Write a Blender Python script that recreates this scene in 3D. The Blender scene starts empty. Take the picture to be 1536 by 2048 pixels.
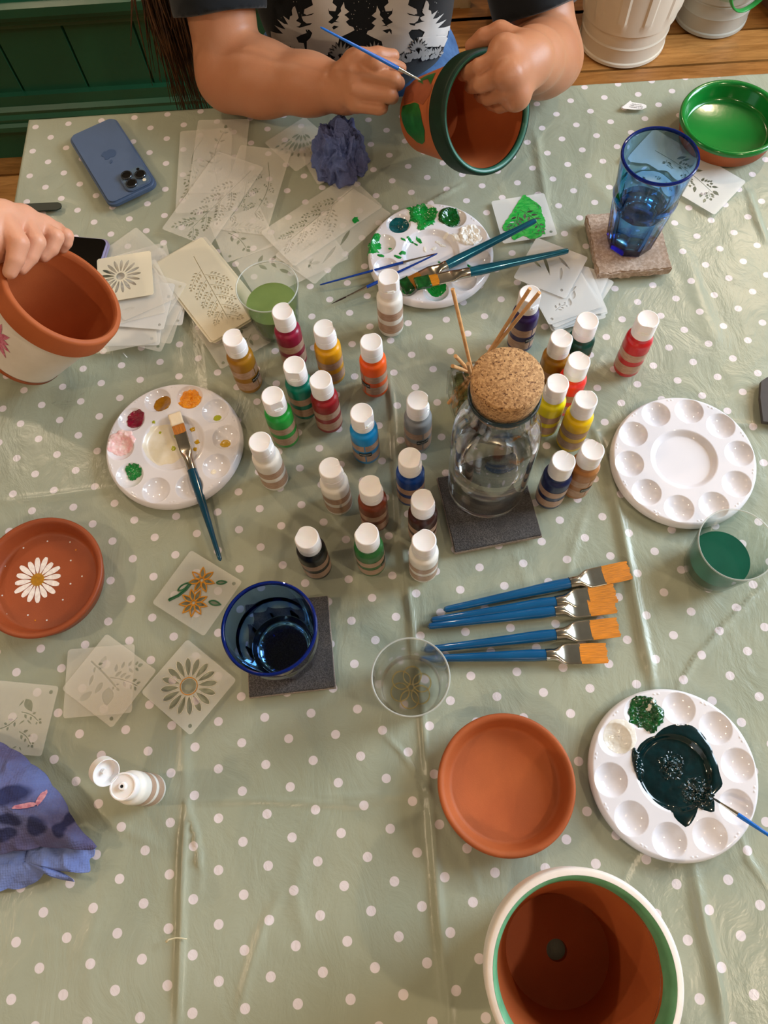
import bpy, bmesh, math, random
import numpy as np
from mathutils import Vector, Matrix, Quaternion, noise
from mathutils.bvhtree import BVHTree
R = math.radians
rnd = random.Random(7)
SC = bpy.context.scene
COL = SC.collection

# ------------------------------------------------------------------ camera
T = 0.75                       # table top height above the floor
H = 0.834                      # camera height above the table top
FPX = 1550.0                   # focal length in pixels of a 1536 x 2048 picture
RT = Vector((0.99451427, -0.10460102, 0.0))
FW = Vector((-0.09708914, -0.9230937, 0.37211787))
NN = Vector((0.03892391, 0.37007653, 0.92818548))
def c2w(v):                    # direction in camera axes (x right, y down, z forward) -> world
    return Vector((v.dot(RT), v.dot(FW), -v.dot(NN)))
cd = bpy.data.cameras.new('camera'); cam = bpy.data.objects.new('camera', cd); COL.objects.link(cam)
cd.sensor_fit = 'VERTICAL'; cd.sensor_height = 36.0; cd.lens = FPX/2048*36.0
cd.clip_start = 0.02; cd.clip_end = 30
X, Y, Z = c2w(Vector((1,0,0))), c2w(Vector((0,-1,0))), c2w(Vector((0,0,-1)))
M = Matrix(((X.x,Y.x,Z.x,0),(X.y,Y.y,Z.y,0),(X.z,Y.z,Z.z,T+H),(0,0,0,1)))
cam.matrix_world = M
SC.camera = cam
CAM = Vector((0,0,T+H))
def pix(p):
    v = Vector(p)-CAM; a, b, c = v.dot(X), -v.dot(Y), -v.dot(Z); return 768+FPX*a/c, 1024+FPX*b/c
def ray(px, py): return c2w(Vector(((px-768)/FPX, (py-1024)/FPX, 1.0)))
def P(px, py, h=0.0):          # the point at height h above the table that the photo shows at (px, py)
    d = ray(px, py); s = (h-H)/d.z
    return CAM + d*s

# ------------------------------------------------------------------ world, lamps, exposure
w = bpy.data.worlds.new('room_air'); SC.world = w; w.use_nodes = True
w.node_tree.nodes['Background'].inputs[0].default_value = (0.86, 0.93, 1.0, 1)
w.node_tree.nodes['Background'].inputs[1].default_value = 0.035
def area(name, loc, target, sx, sy, col, watts):
    l = bpy.data.lights.new(name, 'AREA'); l.shape = 'RECTANGLE'; l.size = sx; l.size_y = sy
    l.color = col; l.energy = watts
    o = bpy.data.objects.new(name, l); COL.objects.link(o); o.location = loc
    o.rotation_euler = (Vector(target)-Vector(loc)).to_track_quat('-Z','Y').to_euler(); return o
area('window_daylight', (2.55, 0.9, 1.95), (0.2, 0.6, 0.75), 1.3, 1.5, (0.74,0.88,1.0), 112)
LAMPS = [(-1.9,0.1),(-1.3,1.9),(1.6,1.95),(-0.7,-1.5),(0.1,2.6),(1.3,-0.7)]
for i,(lx,ly) in enumerate(LAMPS):
    l = bpy.data.lights.new('ceiling_spot_light', 'POINT'); l.energy = 35; l.color = (1.0,0.76,0.53); l.shadow_soft_size = 0.035
    o = bpy.data.objects.new('ceiling_spot_light', l); COL.objects.link(o); o.location = (lx, ly, 2.52)
SC.view_settings.view_transform = 'Standard'; SC.view_settings.look = 'None'
SC.view_settings.gamma = 1.0; SC.view_settings.use_curve_mapping = False
SC.view_settings.exposure = 0.0
cy = SC.cycles
cy.transparent_max_bounces = 40; cy.max_bounces = 10; cy.transmission_bounces = 10; cy.glossy_bounces = 4; cy.diffuse_bounces = 3
cy.sample_clamp_indirect = 4.0; cy.use_denoising = True

# ------------------------------------------------------------------ materials
def lin(h):
    h = h.lstrip('#'); v = [int(h[i:i+2],16)/255 for i in (0,2,4)]
    return tuple((c/12.92 if c <= .04045 else ((c+.055)/1.055)**2.4) for c in v)+(1,)
class NT:
    def __init__(s, name):
        s.m = bpy.data.materials.new(name); s.m.use_nodes = True; s.t = s.m.node_tree; s.t.nodes.clear()
        s.out = s.n('ShaderNodeOutputMaterial')
    def n(s, typ, **kw):
        x = s.t.nodes.new(typ)
        for k,v in kw.items(): setattr(x,k,v)
        return x
    def L(s, a, b): s.t.links.new(a, b)
    def math(s, op, a, b=None, c=None):
        x = s.n('ShaderNodeMath', operation=op)
        for i,v in enumerate((a,b,c)):
            if v is None: continue
            if isinstance(v,(int,float)): x.inputs[i].default_value = v
            else: s.L(v, x.inputs[i])
        return x.outputs[0]
    def mix(s, f, a, b):
        x = s.n('ShaderNodeMix', data_type='RGBA')
        for i,v in ((0,f),(6,a),(7,b)):
            if hasattr(v,'links'): s.L(v, x.inputs[i])
            else: x.inputs[i].default_value = v
        return x.outputs[2]
    def noise(s, scale, detail=3, rough=.5, coord='Object', dist=0, sc3=None):
        tc = s.n('ShaderNodeTexCoord'); v = tc.outputs[coord]
        if sc3:
            mp = s.n('ShaderNodeMapping'); mp.inputs['Scale'].default_value = sc3; s.L(v, mp.inputs[0]); v = mp.outputs[0]
        x = s.n('ShaderNodeTexNoise'); x.inputs['Scale'].default_value = scale; x.inputs['Detail'].default_value = detail
        x.inputs['Roughness'].default_value = rough; x.inputs['Distortion'].default_value = dist
        s.L(v, x.inputs['Vector']); return x.outputs['Fac']
    def ramp(s, f, p0, p1):
        x = s.n('ShaderNodeMapRange'); x.clamp = True
        s.L(f, x.inputs[0]); x.inputs[1].default_value = p0; x.inputs[2].default_value = p1; return x.outputs[0]
    def bump(s, hgt, strength, dist=0.001, prev=None):
        x = s.n('ShaderNodeBump'); x.inputs['Strength'].default_value = strength; x.inputs['Distance'].default_value = dist
        s.L(hgt, x.inputs['Height'])
        if prev: s.L(prev, x.inputs['Normal'])
        return x.outputs[0]
    def bsdf(s, col, rough, **kw):
        x = s.n('ShaderNodeBsdfPrincipled')
        if hasattr(col,'links'): s.L(col, x.inputs['Base Color'])
        else: x.inputs['Base Color'].default_value = col
        if hasattr(rough,'links'): s.L(rough, x.inputs['Roughness'])
        else: x.inputs['Roughness'].default_value = rough
        for k,v in kw.items():
            k = k.replace('_',' ')
            if hasattr(v,'links'): s.L(v, x.inputs[k])
            else: x.inputs[k].default_value = v
        return x
    def fin(s, sh):
        s.L(sh.outputs[0] if hasattr(sh,'outputs') else sh, s.out.inputs[0]); return s.m
_mc = {}
def mat(name, col, rough=.5, var=0.0, vscale=30, bump=0.0, bscale=200, col2=None, bdist=.001, **kw):
    if name in _mc: return _mc[name]
    q = NT(name); c = lin(col)
    if var or col2:
        c2 = lin(col2) if col2 else tuple(max(0,x*(1-var)) for x in c[:3])+(1,)
        cc = q.mix(q.ramp(q.noise(vscale,4), .35,.65), c, c2)
    else: cc = c
    if bump: kw['Normal'] = q.bump(q.noise(bscale,4), bump, bdist)
    _mc[name] = q.fin(q.bsdf(cc, rough, **kw)); return _mc[name]
def glass(name, tint='#ffffff', edge='#cfd8d6', power=2.0, body=0.0, bodycol='#ffffff', ior=1.45, rough=.02):
    if name in _mc: return _mc[name]
    q = NT(name)
    lw = q.n('ShaderNodeLayerWeight'); lw.inputs['Blend'].default_value = .5
    f = q.math('POWER', lw.outputs['Facing'], power)
    tr = q.n('ShaderNodeBsdfTransparent'); q.L(q.mix(f, lin(tint), lin(edge)), tr.inputs[0])
    sh = tr.outputs[0]
    if body:
        di = q.n('ShaderNodeBsdfDiffuse'); di.inputs[0].default_value = lin(bodycol)
        ms = q.n('ShaderNodeMixShader'); ms.inputs[0].default_value = body; q.L(sh, ms.inputs[1]); q.L(di.outputs[0], ms.inputs[2]); sh = ms.outputs[0]
    gl = q.n('ShaderNodeBsdfGlossy'); gl.inputs['Roughness'].default_value = rough
    fr = q.math('ADD', q.math('MULTIPLY', q.math('POWER', lw.outputs['Facing'], 5.0), .75), .035)
    ms = q.n('ShaderNodeMixShader'); q.L(fr, ms.inputs[0]); q.L(sh, ms.inputs[1]); q.L(gl.outputs[0], ms.inputs[2])
    _mc[name] = q.fin(ms); return _mc[name]
def frosted(name, col, alpha, rough=.35, spec=.5):
    """milky translucent sheet: part of the light goes straight through, the rest scatters"""
    if name in _mc: return _mc[name]
    q = NT(name)
    tr = q.n('ShaderNodeBsdfTransparent')
    pb = q.bsdf(lin(col), rough, Specular_IOR_Level=spec, Normal=q.bump(q.noise(60,2), .15, .001))
    tl = q.n('ShaderNodeBsdfTranslucent'); tl.inputs[0].default_value = lin(col)
    m1 = q.n('ShaderNodeMixShader'); m1.inputs[0].default_value = .12; q.L(pb.outputs[0], m1.inputs[1]); q.L(tl.outputs[0], m1.inputs[2])
    m2 = q.n('ShaderNodeMixShader'); m2.inputs[0].default_value = alpha; q.L(tr.outputs[0], m2.inputs[1]); q.L(m1.outputs[0], m2.inputs[2])
    _mc[name] = q.fin(m2); return _mc[name]

# ------------------------------------------------------------------ mesh and object helpers
class MB:
    def __init__(s): s.v = []; s.f = []
    def add(s, v, f, M=None):
        k = len(s.v)
        s.v += [tuple(M @ Vector(p)) for p in v] if M else [tuple(p) for p in v]
        s.f += [tuple(i+k for i in q) for q in f]; return s
    def box(s, a, b, M=None):
        x0,y0,z0 = a; x1,y1,z1 = b
        return s.add([(x0,y0,z0),(x1,y0,z0),(x1,y1,z0),(x0,y1,z0),(x0,y0,z1),(x1,y0,z1),(x1,y1,z1),(x0,y1,z1)],
                     [(0,3,2,1),(4,5,6,7),(0,1,5,4),(1,2,6,5),(2,3,7,6),(3,0,4,7)], M)
    def lathe(s, pro, n=48, M=None, fn=None):
        v, f, rows = [], [], []
        for r,z in pro:
            if r < 1e-6: rows.append([len(v)]); v.append((0,0,z))
            else:
                rows.append(list(range(len(v), len(v)+n)))
                for i in range(n):
                    a = 2*math.pi*i/n; p = (r*math.cos(a), r*math.sin(a), z)
                    v.append(fn(p) if fn else p)
        for A,B in zip(rows, rows[1:]):
            if len(A) == 1 and len(B) == 1: continue
            for i in range(n):
                j = (i+1) % n
                if len(A) == 1: f.append((A[0], B[j], B[i]))
                elif len(B) == 1: f.append((A[i], A[j], B[0]))
                else: f.append((A[i], A[j], B[j], B[i]))
        return s.add(v, f, M)
    def tube(s, pts, rad, n=8, cap=True, flat=None):
        pts = [Vector(p) for p in pts]; m = len(pts)
        rad = rad if isinstance(rad,(list,tuple)) else [rad]*m
        v, f = [], []; up = Vector((0.13,0.21,0.97))
        for i,p in enumerate(pts):
            t = (pts[min(i+1,m-1)]-pts[max(i-1,0)]).normalized()
            a = t.cross(up)
            if a.length < 1e-3: a = t.cross(Vector((1,0,0)))
            a.normalize(); b = a.cross(t); up = b
            for k in range(n):
                th = 2*math.pi*k/n; v.append(p+(a*math.cos(th)+b*math.sin(th)*(flat or 1))*rad[i])
        for i in range(m-1):
            for k in range(n):
                l = (k+1) % n; f.append((i*n+k, i*n+l, (i+1)*n+l, (i+1)*n+k))
        if cap: f.append(tuple(range(n))[::-1]); f.append(tuple(range((m-1)*n, m*n)))
        return s.add(v, f)
    def mesh(s, name, smooth=40):
        me = bpy.data.meshes.new(name); me.from_pydata(s.v, [], s.f); me.update()
        return finish(me, smooth)
def finish(me, smooth=40):
    if smooth:
        me.polygons.foreach_set('use_smooth', [True]*len(me.polygons))
        if smooth < 180: me.set_sharp_from_angle(angle=R(smooth))
    return me
def grid_mesh(name, V, nu, nv, closeu=False, smooth=180):
    """V: (nv, nu, 3) numpy array"""
    V = np.asarray(V).reshape(-1,3); f = []
    i = np.arange(nu if closeu else nu-1); j = np.arange(nv-1)
    I, J = np.meshgrid(i, j); I = I.ravel(); J = J.ravel(); I2 = (I+1) % nu
    F = np.stack([J*nu+I, J*nu+I2, (J+1)*nu+I2, (J+1)*nu+I], 1)
    me = bpy.data.meshes.new(name)
    me.vertices.add(len(V)); me.vertices.foreach_set('co', V.astype(np.float32).ravel())
    me.loops.add(F.size); me.loops.foreach_set('vertex_index', F.astype(np.int32).ravel())
    me.polygons.add(len(F)); me.polygons.foreach_set('loop_start', np.arange(0, F.size, 4, dtype=np.int32))
    me.update(calc_edges=True); me.validate()
    return finish(me, smooth)
def obj(name, me, m=None, parent=None, smooth=40, loc=None, rot=None, label=None):
    if isinstance(me, MB): me = me.mesh(name, smooth)
    o = bpy.data.objects.new(name, me); COL.objects.link(o)
    if m is not None:
        if not me.materials: me.materials.append(m)
        elif me.materials[0] != m:
            o.material_slots[0].link = 'OBJECT'; o.material_slots[0].material = m
    if parent: o.parent = parent
    if loc is not None: o.location = loc
    if rot is not None: o.rotation_euler = rot
    if label: o['label'] = label
    return o
def tag(o, label, cat, group=None):
    o['label'] = label; o['category'] = cat
    if group: o['group'] = group
    return o
def thing(name, label, cat, loc=(0,0,0), rotz=0, group=None, mat4=None):
    o = bpy.data.objects.new(name, None); COL.objects.link(o); o.empty_display_size = .02
    if mat4 is not None: o.matrix_world = mat4
    else: o.location = loc; o.rotation_euler = (0,0,rotz)
    return tag(o, label, cat, group)
def struct(o): o['kind'] = 'structure'; return o
def frame_from(origin, zdir, xhint):
    z = Vector(zdir).normalized(); x = Vector(xhint); x = (x - z*x.dot(z)).normalized(); y = z.cross(x)
    return Matrix(((x.x,y.x,z.x,origin[0]),(x.y,y.y,z.y,origin[1]),(x.z,y.z,z.z,origin[2]),(0,0,0,1)))
def poly_mesh(name, loops, thick=0.0, z=0.0, smooth=0):
    """flat 2D shape with holes: loops[0] is the outline, the rest are holes"""
    cu = bpy.data.curves.new('tmp','CURVE'); cu.dimensions = '2D'; cu.fill_mode = 'BOTH'; cu.extrude = thick/2
    for lp in loops:
        sp = cu.splines.new('POLY'); sp.points.add(len(lp)-1)
        for i,(x,y) in enumerate(lp): sp.points[i].co = (x,y,0,1)
        sp.use_cyclic_u = True
    o = bpy.data.objects.new('tmp', cu); COL.objects.link(o)
    dg = bpy.context.evaluated_depsgraph_get()
    me = bpy.data.meshes.new_from_object(o.evaluated_get(dg)); me.name = name
    bpy.data.objects.remove(o); bpy.data.curves.remove(cu)
    me.materials.clear()
    me.transform(Matrix.Translation((0,0,z+thick/2)))
    return finish(me, smooth) if smooth else me
def text_mesh(name, s, size, align='CENTER'):
    cu = bpy.data.curves.new('tmp','FONT'); cu.body = s; cu.size = size; cu.align_x = align; cu.align_y = 'CENTER'; cu.resolution_u = 2
    o = bpy.data.objects.new('tmp', cu); COL.objects.link(o)
    dg = bpy.context.evaluated_depsgraph_get()
    me = bpy.data.meshes.new_from_object(o.evaluated_get(dg)); me.name = name
    bpy.data.objects.remove(o); bpy.data.curves.remove(cu); me.materials.clear(); return me
def vnoise(x, y, seed=0, octaves=4, gain=.5):
    """numpy value noise, about -1..1"""
    out = np.zeros_like(x, dtype=float); amp = 1; tot = 0
    rs = np.random.RandomState(seed); tab = rs.uniform(-1,1,(256,256))
    for o in range(octaves):
        xi = np.floor(x).astype(int); yi = np.floor(y).astype(int); fx = x-xi; fy = y-yi
        fx = fx*fx*(3-2*fx); fy = fy*fy*(3-2*fy)
        a = tab[xi%256, yi%256]; b = tab[(xi+1)%256, yi%256]; c = tab[xi%256, (yi+1)%256]; d = tab[(xi+1)%256, (yi+1)%256]
        out += amp*((a*(1-fx)+b*fx)*(1-fy)+(c*(1-fx)+d*fx)*fy); tot += amp; amp *= gain
        x = x*2.03+17.3; y = y*2.03+5.1
    return out/tot

# ------------------------------------------------------------------ the room
def struct_box(name, a, b, m): return struct(obj(name, MB().box(a,b), m, smooth=0))
m_wall = mat('cream_wall_paint','#94886f',.7, var=.06, vscale=3)
m_floorbase = mat('dark_gap_wood','#3a2413',.8, var=.1)
floor = struct_box('floor', (-3.2,-2.2,-.05), (3.2,3.2,-.012), m_floorbase)
def wood(name, c1, c2, sc3, rough=.4, scale=6):
    q = NT(name); n1 = q.noise(scale,6,.6,sc3=sc3,dist=1.2); n2 = q.noise(scale*5,4,.6,sc3=sc3)
    c = q.mix(q.ramp(n1,.35,.68), lin(c1), lin(c2)); dk = tuple(x*.55 for x in lin(c2)[:3])+(1,)
    c = q.mix(q.ramp(n2,.58,.8), c, dk)
    return q.fin(q.bsdf(c, rough, Normal=q.bump(n2,.2,.001)))
m_boards = [wood('oak_board_'+str(i), *cc, (1,9,1)) for i,cc in enumerate((('#a8713a','#82501f'),('#b98145','#93602c'),('#9a642f','#754818')))]
fl_yaw = R(-3.3)
bm_m = MB().box((-2.9,0,-.012),(2.9,.118,0)).mesh('board',0)
for i in range(24):
    y = .35+i*.122
    o = obj('floor_board', bm_m, m_boards[i%3], floor); o.rotation_euler = (0,0,fl_yaw); o.location = (.37*(i%5-2)*.2, y, 0)
struct_box('ceiling', (-3.2,-2.2,2.6), (3.2,3.2,2.65), mat('ceiling_paint','#7a7466',.8,var=.03,vscale=2))
struct_box('wall_left', (-3.25,-2.2,0), (-3.2,3.2,2.6), m_wall)
struct_box('wall_front', (-3.2,-2.25,0), (3.2,-2.2,2.6), m_wall)
struct_box('wall_back', (-3.2,3.2,0), (3.2,3.25,2.6), m_wall)
# right wall with a window opening
wr = MB(); wr.box((3.2,-2.2,0),(3.25,0.0,2.6)).box((3.2,1.9,0),(3.25,3.2,2.6)).box((3.2,0,0),(3.25,1.9,1.0)).box((3.2,0,2.4),(3.25,1.9,2.6))
struct(obj('wall_right', wr, m_wall, smooth=0))
wf = MB()
for a,b in (((3.19,0,1.0),(3.26,.05,2.4)),((3.19,1.85,1.0),(3.26,1.9,2.4)),((3.19,.05,1.0),(3.26,1.85,1.05)),((3.19,.05,2.35),(3.26,1.85,2.4)),((3.2,.93,1.05),(3.25,.97,2.35))): wf.box(a,b)
win = struct(obj('window_1', wf, mat('window_frame_paint','#e8e4da',.4,var=.03), smooth=0))
obj('pane', MB().box((3.225,.05,1.05),(3.23,1.85,2.35)), glass('window_pane_glass'), win, smooth=0)
for lx,ly in LAMPS:
    t = thing('ceiling_spotlight','round white recessed spotlight in the ceiling','lamp',(lx,ly,2.6),0,'ceiling spotlights')
    obj('housing', MB().lathe([(.045,0),(.05,-.004),(.05,-.012),(.042,-.012),(.04,-.004)],24), mat('lamp_white','#e6e6e6',.4,var=.02), t)

# green panelled counter at the back left
gw = mat('dark_green_paint','#1d5236',.32,var=.16,vscale=5,bump=.12,bscale=60,Specular_IOR_Level=.5)
gc = thing('panelled_counter','dark green painted tongue and groove counter base behind the table','counter',(-2.0,1.862,0),R(-3.3))
W_ = 1.84
obj('plinth', MB().box((0,0.0,0),(W_,.05,.098)), gw, gc, smooth=0)
prof = [(0.0,.098),(-.020,.098),(-.020,.112),(-.012,.118),(-.014,.130),(-.008,.140),(-.010,.150),(0.0,.158)]
def extr(prof, x0, x1):
    v = [(x0,y,z) for y,z in prof]+[(x1,y,z) for y,z in prof]; n = len(prof)
    f = [(i,(i+1),n+i+1,n+i) for i in range(n-1)]+[tuple(range(n))[::-1], tuple(range(n,2*n))]
    return MB().add(v,f)
obj('skirting_moulding', extr(prof+[(.05,.158),(.05,.098)],0,W_), gw, gc, smooth=0)
obj('lower_rail', MB().box((0,.0,.158),(W_,.05,.187)), gw, gc, smooth=0)
pm = MB(); pw = .166
pm.add([(0.003,.016,.18),(0.0,.022,.18),(0.0,.022,.40),(0.003,.016,.40),(pw-.004,.016,.18),(pw-.004,.016,.40),(pw-.001,.022,.18),(pw-.001,.022,.40)],
       [(0,3,2,1),(0,4,5,3),(4,6,7,5)])
pm_me = pm.mesh('panel',0)
for i in range(int(W_/pw)): obj('panel_board', pm_me, gw, gc, loc=(i*pw+.042,0,0))
obj('backing', MB().box((0,.023,.0),(W_,.06,1.0)), gw, gc, smooth=0)
obj('top_moulding', extr([(.02,.358),(.0,.362),(-.004,.372),(-.012,.378),(-.012,.388),(-.026,.396),(-.034,.410),(-.034,.430),(-.02,.436),(.06,.455),(.06,.358)],0,W_), gw, gc, smooth=0)
obj('upper_rail', MB().box((0,-.012,.456),(W_,.06,.62)), gw, gc, smooth=0)

# ------------------------------------------------------------------ the table and its cloth
CR = P(55,235,0); tu = (P(1536,142,0)-CR); tu.z = 0; tu.normalize(); tv = Vector((tu.y,-tu.x,0))   # tv points to the photographer
TL_, TW_ = 1.75, 1.45
tyaw = math.atan2(tu.y, tu.x)
tb = thing('dining_table','long wooden table under the spotted oilcloth','table',(CR.x+tu.x*TL_/2+tv.x*TW_/2, CR.y+tu.y*TL_/2+tv.y*TW_/2, 0),tyaw)
m_tw = wood('table_oak','#8a5a2c','#6b421c',(9,1,1))
m_tw2 = m_tw
obj('tabletop', MB().box((-TL_/2+.006,-TW_/2+.006,T-.045),(TL_/2-.006,TW_/2-.006,T-.015)), m_tw, tb, smooth=0)
lg = MB().add([(-.03,-.03,0),(.03,-.03,0),(.03,.03,0),(-.03,.03,0),(-.04,-.04,T-.04),(.04,-.04,T-.04),(.04,.04,T-.04),(-.04,.04,T-.04)],
              [(0,3,2,1),(4,5,6,7),(0,1,5,4),(1,2,6,5),(2,3,7,6),(3,0,4,7)]).mesh('leg',0)
for sx in (-1,1):
    for sy in (-1,1): obj('leg', lg, m_tw, tb, loc=(sx*(TL_/2-.1), sy*(TW_/2-.1), 0))

# creases of the cloth, in photo pixels turned into table points
CREASE = [  # points, height, width, step
 ([(372,1604),(364,1700),(360,1850),(352,2060)], .0030,.0035, .0022),
 ([(372,1604),(368,1480),(372,1330),(392,1180)], .0012,.006, .0008),
 ([(395,560),(405,700),(425,900),(440,1130)], .0010,.008, .0006),
 ([(372,1604),(392,1670),(400,1740),(397,1790)], .0026,.0016, 0),
 ([(560,1790),(520,1860),(490,1960),(470,2050)], .0012,.005, .0008),
 ([(775,740),(786,830),(793,950),(800,1080),(815,1180),(824,1260),(842,1420),(856,1580)], .0024,.0028, .0018),
 ([(856,1580),(866,1700),(878,1860),(900,2060)], .0028,.005, .0024),
 ([(1068,255),(1080,330),(1092,420),(1110,480)], .0012,.006, .0008),
 ([(1190,860),(1215,935),(1240,1040),(1262,1160),(1290,1300),(1310,1380)], .0026,.005, .0026),
 ([(1385,1720),(1400,1820),(1430,1950),(1450,2060)], .0026,.005, .0024),
 ([(0,1003),(100,992),(215,975)], .0014,.004, .0008),
 ([(372,1604),(500,1600),(620,1606),(720,1612),(840,1582)], .0012,.0022, .0006),
 ([(60,1480),(150,1560),(230,1650),(330,1700)], .0008,.006, 0),
 ([(856,1580),(800,1500),(760,1460)], .0016,.002,0),
 ([(856,1580),(860,1520),(868,1480)], .0016,.002,0),
 ([(856,1580),(930,1700),(960,1790)], .0012,.004,0),
 ([(856,1580),(700,1595),(640,1592)], .0012,.004,0),
 ([(1536,1165),(1460,1240),(1390,1320),(1355,1380)], .0022,.0018,.0),
 ([(1190,860),(1320,848),(1460,846),(1536,850)], .0012,.004,.0008),
 ([(1190,860),(1150,790),(1210,700)], .0010,.004,0),
 ([(930,362),(890,384),(845,408)], .0026,.002,0),
 ([(1340,250),(1330,400),(1390,560),(1440,700)], .0008,.012,0),
 ([(1180,350),(1290,470),(1350,560)], .0007,.01,0),
 ([(1290,1690),(1262,1730),(1240,1780)], .0022,.0016,0),
 ([(1480,1660),(1500,1720),(1536,1770)], .0018,.003,0),
 ([(1500,380),(1515,430),(1536,480)], .002,.004,0),
 ([(640,1640),(600,1720),(590,1800),(620,1900)], .0007,.008,0),
 ([(200,1800),(170,1900),(180,2048)], .0007,.01,0),
 ([(1030,1100),(1060,1180),(1130,1290),(1150,1400)], .0006,.008,0),
 ([(1180,1000),(1150,1090),(1130,1180)], .0008,.005,0),
 ([(640,420),(720,470),(735,560)], .0006,.01,0),
 ([(500,760),(560,880),(600,1000),(610,1130)], .0005,.012,0),
]
def cloth_z(x, y):
    z = .0007*vnoise(x*9, y*7, 3, 4, .55)+.0005*vnoise(x*34, y*30, 5, 3)
    for pts, hh, ww, st in CREASE:
        q = [P(a,b,0) for a,b in pts]; best = np.full(x.shape, 9.0); sgn = np.zeros(x.shape); end = np.ones(x.shape)
        tot = len(q)-1
        for k in range(tot):
            ax, ay = q[k].x, q[k].y; dx, dy = q[k+1].x-ax, q[k+1].y-ay; l2 = dx*dx+dy*dy
            t = np.clip(((x-ax)*dx+(y-ay)*dy)/l2, 0, 1); ex = x-ax-t*dx; ey = y-ay-t*dy
            d = np.hypot(ex, ey); cr = np.sign(dx*ey-dy*ex); m = d < best
            best = np.where(m, d, best); sgn = np.where(m, cr, sgn)
            if k == 0: end = np.where(m, np.clip(t*l2**.5/.03,0,1), end)
            elif m.any(): end = np.where(m, 1.0, end)
            if k == tot-1: end = np.where(m, np.minimum(end, np.clip((1-t)*l2**.5/.03,0,1)+.0), end)
        e2 = .35+.65*end
        hh *= 1.7; st *= 1.9; ww *= .9
        z = z + hh*e2*np.exp(-(best/ww)**2) + st*end*sgn*np.exp(-best/.03)*np.tanh(best/.002)*.5
    return z
def cloth_top(x, y): return cloth_z(np.array([x]), np.array([y]))[0]
du = .0032
us = np.arange(-.07, TL_+.001, du); vs = np.arange(-.032, TW_-.1, du)
U, V_ = np.meshgrid(us, vs)
rr = .006
def drop(s):      # s<0 is past the edge: bend down
    over = np.maximum(0, -s); horiz = np.where(over > 0, -np.minimum(over*.35, .008), s)
    return horiz, np.where(over > .008, -(over-.008)*2.6, 0)-np.minimum(over,.008)*.6
hu, zu = drop(U); hv, zv = drop(V_)
Xg = CR.x+tu.x*hu+tv.x*hv; Yg = CR.y+tu.y*hu+tv.y*hv
wav = .012*np.sin(U*38)*np.clip(-zv/.15,0,1)
Yg = Yg+np.abs(wav)
Zg = T-.0042+zu+zv+np.where((zu+zv) < 0, 0, cloth_z(Xg, Yg))
q = NT('spotted_sage_oilcloth')
geo = q.n('ShaderNodeTexCoord'); sp = q.n('ShaderNodeSeparateXYZ'); q.L(geo.outputs['Object'], sp.inputs[0])
ph, sc_, ox, oy, an = -.0154854705, .0246987614, 12.0885913, 5.20990705, 1.03071849
c_, s_ = math.cos(ph), math.sin(ph)
uu = q.math('ADD', q.math('ADD', q.math('MULTIPLY', sp.outputs[0], c_/sc_), q.math('MULTIPLY', sp.outputs[1], s_/sc_)), ox)
vv = q.math('ADD', q.math('ADD', q.math('MULTIPLY', sp.outputs[0], -s_*an/sc_), q.math('MULTIPLY', sp.outputs[1], c_*an/sc_)), oy)
def cell(a, off):
    h = q.math('FRACT', q.math('ADD', q.math('MULTIPLY', q.math('ADD', a, off), .5), 40.5))
    return q.math('MULTIPLY', q.math('SUBTRACT', h, .5), 2.0)
def dist(off):
    a, b = cell(uu,off), cell(vv,off)
    return q.math('SQRT', q.math('ADD', q.math('MULTIPLY',a,a), q.math('MULTIPLY',b,b)))
dd = q.math('MINIMUM', dist(0.0), dist(1.0))
dot = q.math('SUBTRACT', 1.0, q.ramp(dd, .182, .202))
ncol = q.noise(4,4,.6)
base = q.mix(q.ramp(ncol,.3,.7), lin('#979e8b'), lin('#a5aa98'))
colr = q.mix(dot, base, lin('#dfd6da'))
b1 = q.bump(q.noise(22,5,.62,dist=.8,sc3=(1,.6,1)), .5, .004)
b2 = q.bump(q.noise(900,2,.5), .06, .0005, b1)
m_cloth = q.fin(q.bsdf(colr, .30, Specular_IOR_Level=.5, Normal=b2))
cl = obj('tablecloth', grid_mesh('tablecloth', np.stack([Xg,Yg,Zg],2), len(us), len(vs)), m_cloth)
tag(cl, 'sage green oilcloth with white polka dots and fold creases covering the table', 'tablecloth')
def on(px, py, h=0.0): return P(px, py, h)     # a point on (or h above) the cloth
# ------------------------------------------------------------------ paint bottles
m_cap = mat('white_cap_plastic','#f2eeee',.38,var=.03,vscale=80,Subsurface_Weight=.15,Subsurface_Scale=.004)
def band_mat():
    q = NT('tan_label_print'); n = q.noise(1,3,.6,sc3=(160,160,900))
    c = q.mix(q.ramp(n,.45,.62), lin('#b8937a'), lin('#c9a690'))
    tr = q.n('ShaderNodeBsdfTransparent'); pb = q.bsdf(c,.3)
    ms = q.n('ShaderNodeMixShader'); ms.inputs[0].default_value = .86; q.L(tr.outputs[0],ms.inputs[1]); q.L(pb.outputs[0],ms.inputs[2]); return q.fin(ms)
m_band = band_mat()
m_black = mat('black_print','#0c0c0e',.35,var=.2)
m_white = mat('white_print','#e8e8e8',.4,var=.02)
BR = .0158
body_me = MB().lathe([(0,.0006),(.0125,.0),(.0148,.001),(BR,.0035),(BR,.010),(BR,.030),(BR,.050),(BR,.0615),(.0155,.0640),(.0146,.0660),(.0128,.0672),(.0122,.0685),(.0121,.0735),(0,.0735)],40).mesh('body',40)
seamgap = R(5)
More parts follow.
